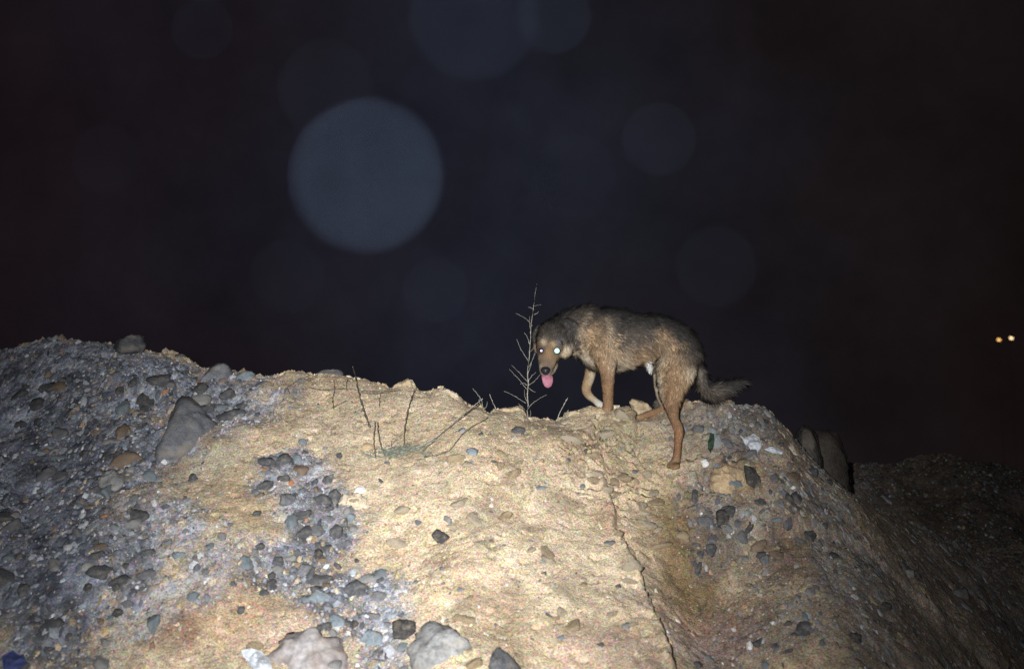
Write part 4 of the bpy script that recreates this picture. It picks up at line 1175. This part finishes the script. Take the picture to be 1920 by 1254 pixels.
# keep the eyes, the nose and the lips clear
ow = owner(root)
owc = owner(root + rng.normal(0, 0.011, root.shape))
hl = rH[ow] * rng.uniform(0.6, 1.35, NH)
rv = root - CAM; rd = rv @ FW; rpx = 960 + FPX * (rv @ RT) / rd; rpy = 627 - FPX * (rv @ UP) / rd
fringe = (rpy > 672) & (rpy < 752) & (rpx > np.interp(rpy, [672, 700, 725, 752], [1290, 1288, 1276, 1268])) & (rpx < 1306)
hl = np.where(fringe, rng.uniform(0.022, 0.042, NH), hl)
eye_at = [on_body(1015, 657.5), on_body(1044.5, 657.5)]
nose_at = on_body(1023, 695.5)
eye_px = [(eye_at[0], 7.0), (eye_at[1], 7.4)]
keep = np.ones(NH, bool)
for q, r in eye_px:
    keep &= np.linalg.norm(root - q, axis=1) > r * K
keep &= np.linalg.norm(root - nose_at, axis=1) > 11 * K
root, nr_, ow, owc, hl = root[keep], nr_[keep], ow[keep], owc[keep], hl[keep]; NH = len(root)
flow = rT[ow] + np.array([0, 0, -0.35]) * (hl > 0.012)[:, None]
flow = flow - nr_ * np.einsum('ij,ij->i', flow, nr_)[:, None]
flow /= np.linalg.norm(flow, axis=1, keepdims=True) + 1e-9
clump = np.stack([n3(root, 38, 1.0), n3(root, 38, 7.0), n3(root, 38, 13.0)], -1)
tail = np.linalg.norm(root - D(1345, 725, .05), axis=1) < 60 * K
lift = np.where(tail, 0.62, 0.30)[:, None]
d1 = flow + nr_ * lift + clump * 0.75 + rng.normal(0, 0.22, (NH, 3)); d1 /= np.linalg.norm(d1, axis=1, keepdims=True)
d2 = d1 + flow * 0.35 + np.array([0, 0, -0.22]) + rng.normal(0, 0.10, (NH, 3)); d2 /= np.linalg.norm(d2, axis=1, keepdims=True)
sd1 = np.cross(d1, nr_); sd1 /= np.linalg.norm(sd1, axis=1, keepdims=True) + 1e-9
sd1 = sd1 + nr_ * rng.normal(0, 0.3, (NH, 1)); sd1 /= np.linalg.norm(sd1, axis=1, keepdims=True)
wd_ = (0.0006 + 0.024 * hl)[:, None] * rng.uniform(0.8, 1.3, (NH, 1))
m1 = root + d1 * hl[:, None] * 0.55; tip = m1 + d2 * hl[:, None] * 0.45
root2 = root - nr_ * 0.001
HV = np.stack([root2 - sd1 * wd_, root2 + sd1 * wd_, m1 + sd1 * wd_ * 0.8, m1 - sd1 * wd_ * 0.8, tip], 1)
hc = streak(root, coat(root, owc)) * np.exp(rng.normal(-0.04, 0.42, (NH, 1))) * (1 + 0.35 * clump[:, :1])
tipk = np.where(hc.mean(1) < 0.13, rng.choice([0.45, 0.8, 1.9], NH, p=[.4, .35, .25]), rng.uniform(0.9, 1.15, NH))[:, None]
HC = np.stack([hc * 0.85, hc * 0.85, hc, hc, np.clip(hc * tipk, 0, 0.85)], 1)
hn = nr_ + 0.35 * d1 + clump * 0.4; hn /= np.linalg.norm(hn, axis=1, keepdims=True)
HN = np.repeat(hn[:, None], 5, 1)
ix = np.arange(NH)[:, None] * 5
HF = np.concatenate([ix + np.array([[0, 1, 2]]), ix + np.array([[0, 2, 3]]), ix + np.array([[3, 2, 4]])])
new_mesh('fur', HV.reshape(-1, 3), HF, M['fur'], col=HC.reshape(-1, 3), nrm=HN.reshape(-1, 3), smooth=True, parent=dog)

# eyes that throw the flash back
TO = CAM + 0.5 * (FLASH - CAM)
m_eye = mat_plain('wet_eye', (0.012, 0.009, 0.007), 0.12, 0.6, var=0.2)
def shine(name, c, r):
    m = mat_plain(name, c, r, 0.5, metal=1.0, var=0.04)
    return m
EY = [(eye_at[0], 5.4, 2.7, shine('dim_eye_shine', (.55, .5, .85), 0.60), 'dark eye with a small white-violet glint'), (eye_at[1], 6.4, 5.2, shine('bright_eye_shine', (.36, .70, .64), 0.60), 'eye glowing pale turquoise in the flash')]
for q, re, rp, mt, lb in EY:
    c = q + ray(1030, 657) * 0.0045; V, Fc = ICO[3]
    ey = new_mesh('eye', V * re * K + c, Fc, m_eye, smooth=True, parent=dog); ey['label'] = lb
    f = TO - c; f /= np.linalg.norm(f); r_ = np.cross(f, UP); r_ /= np.linalg.norm(r_); u_ = np.cross(r_, f)
    Vp = []; Fp = []; n = 24
    for ri, fo in ((0.0, .0016), (0.6, .0013), (0.9, .0006), (1.0, -.0012)):
        for k in range(n):
            a = 2 * PI * k / n
            Vp.append(c + f * (re * K * (1.0 if rp < re * 0.6 else 0.97) + fo) + (r_ * math.cos(a) + u_ * math.sin(a)) * rp * K * max(ri, 0.01))
    for i in range(3):
        for k in range(n):
            Fp.append([i * n + k, i * n + (k + 1) % n, (i + 1) * n + (k + 1) % n, (i + 1) * n + k][::-1])
    pu = new_mesh('pupil', Vp, Fp, mt, smooth=False)
    pu.parent = ey
    pu.location = -np.array(ey.location) - np.array(dog.location)
# nose
c = nose_at + ray(1023, 695) * 0.006; V, Fc = ICO[3]
Wn = V * np.array([9.0, 8.0, 8.0]) * K
Wn[:, 2] += 0.004 * np.abs(V[:, 0])
for s in (-1, 1):                                    # nostrils
    dv = V - np.array([0.42 * s, -0.80, -0.25]); Wn -= (V * 0.0055) * np.exp(-(dv ** 2).sum(1) / 0.035)[:, None]
new_mesh('nose', Wn + c, Fc, M['nose'], smooth=True, parent=dog)
# tongue
tg = MB()
tp = [D(1025, 702, -.235), D(1026, 706, -.265), D(1027, 714, -.272), D(1027.5, 721, -.268), D(1027.5, 726.5, -.262)]
tube_pts = spline(tp, 14)
tr = [(a * K, b * K) for a, b in zip(np.interp(np.linspace(0, 1, 14), [0, .3, .6, .85, 1], [9.5, 11, 9.8, 6.5, 2.5]), np.interp(np.linspace(0, 1, 14), [0, .5, 1], [3.2, 2.4, 1.4]))]
tg.tube(tube_pts, tr, sides=16, lat=np.array([0.98, 0.2, 0]))
new_mesh('tongue', tg.V, tg.F, M['tongue'], smooth=True, parent=dog)
# ------------------------------------------------------------------ far lamps
for px, py, dist, colr_, stg, lb in ((1873, 637, 58, (1.0, .55, .17), 2.2, 'small amber lamp glowing far off, the lower of the two at the right edge'), (1896, 634, 60, (1.0, .72, .38), 3.0, 'small whitish yellow lamp glowing far off, the higher of the two at the right edge')):
    h = P(px, py, dist)
    lamp = empty('street_lamp', (h[0], h[1], 0), lb, 'lamp', 'lamps glowing in the distance')
    mb = MB(); mb.tube([(h[0], h[1] + 0.25, -0.2), (h[0], h[1] + 0.25, h[2] * 0.6), (h[0], h[1] + 0.25, h[2] + 0.02)], [0.014, 0.012, 0.012], sides=10); mb.build('pole', M['pole'], parent=lamp)
    mb = MB(); mb.tube([(h[0], h[1] + 0.24, h[2]), (h[0], h[1] + 0.15, h[2]), (h[0], h[1] + 0.05, h[2]), (h[0], h[1] - 0.005, h[2])], [0.03, 0.10, 0.12, 0.115], sides=16); mb.build('lamp_head', M['nose'], parent=lamp)
    me_, n_, b_, l_ = mat_new('lit_lamp')
    em_ = n_.nodes.new('ShaderNodeEmission'); em_.inputs[0].default_value = (*colr_, 1); em_.inputs[1].default_value = stg
    l_.new(em_.outputs[0], n_.nodes['Material Output'].inputs[0])
    V, Fc = ICO[2]
    a = math.radians(-18)
    W = V * np.array([0.105, 0.03, 0.058])
    W = np.stack([W[:, 0] * math.cos(a) - W[:, 2] * math.sin(a), W[:, 1], W[:, 0] * math.sin(a) + W[:, 2] * math.cos(a)], -1)
    new_mesh('bulb', W + h, Fc, me_, smooth=True, parent=lamp)

# ------------------------------------------------------------------ dust drifting in the air, caught by the flash
def mote(px, py, blur, alb, label, f=0.11):
    """a speck of dust hanging close to the lens; its blur comes from the lens focus alone"""
    ap = LENS / 2.0
    mm_ = blur * 2 * 36.0 / PW
    y = 1.0 / (mm_ / (ap * LENS) * 1000.0 + 1.0 / 5.2)
    r = 0.5 * f * mm_ / 1000.0 * y / (LENS / 1000.0)
    c = P(px, py, y)
    V, Fc = ICO[3]
    W = V * (r * (1 + rough(V, 0.08, 1.5, px))[:, None])
    m, n, b, l = mat_new('dust'); b.inputs['Base Color'].default_value = (*(np.array((0.62, 0.88, 1.34)) * alb), 1)
    b.inputs['Roughness'].default_value = 1.0; b.inputs['Specular IOR Level'].default_value = 0.0
    o = new_mesh('dust_mote', W + c, Fc, m, smooth=True, loc=c)
    tag(o, label, 'dust mote', 'dust motes floating in the flash light')


mote(692, 332, 144, 0.14, 'largest and brightest blurred blue-grey dust mote, floating left of the tall weed')
mote(893, 30, 126, 0.036, 'big faint blurred dust mote at the top centre, cut by the top edge')
mote(1040, 32, 72, 0.032, 'small faint blurred dust mote overlapping the big faint one at the top')
mote(1237, 262, 70, 0.032, 'small faint blurred dust mote above the back of the dog')
mote(1345, 500, 76, 0.026, 'small very faint blurred dust mote above the tail')
mote(380, 55, 60, 0.0013, 'hardly visible blurred dust mote in the upper left of the sky')
mote(612, 165, 92, 0.005, 'wide hardly visible blurred dust mote just above the brightest one')
mote(818, 545, 62, 0.0045, 'hardly visible blurred dust mote low over the crest left of the tall weed')
mote(540, 520, 70, 0.0014, 'hardly visible blurred dust mote low in the sky over the gravel crest')
mote(1075, 330, 80, 0.009, 'hardly visible blurred dust mote high above the tall weed')
mote(200, 300, 66, 0.0003, 'hardly visible blurred dust mote far left in the sky')
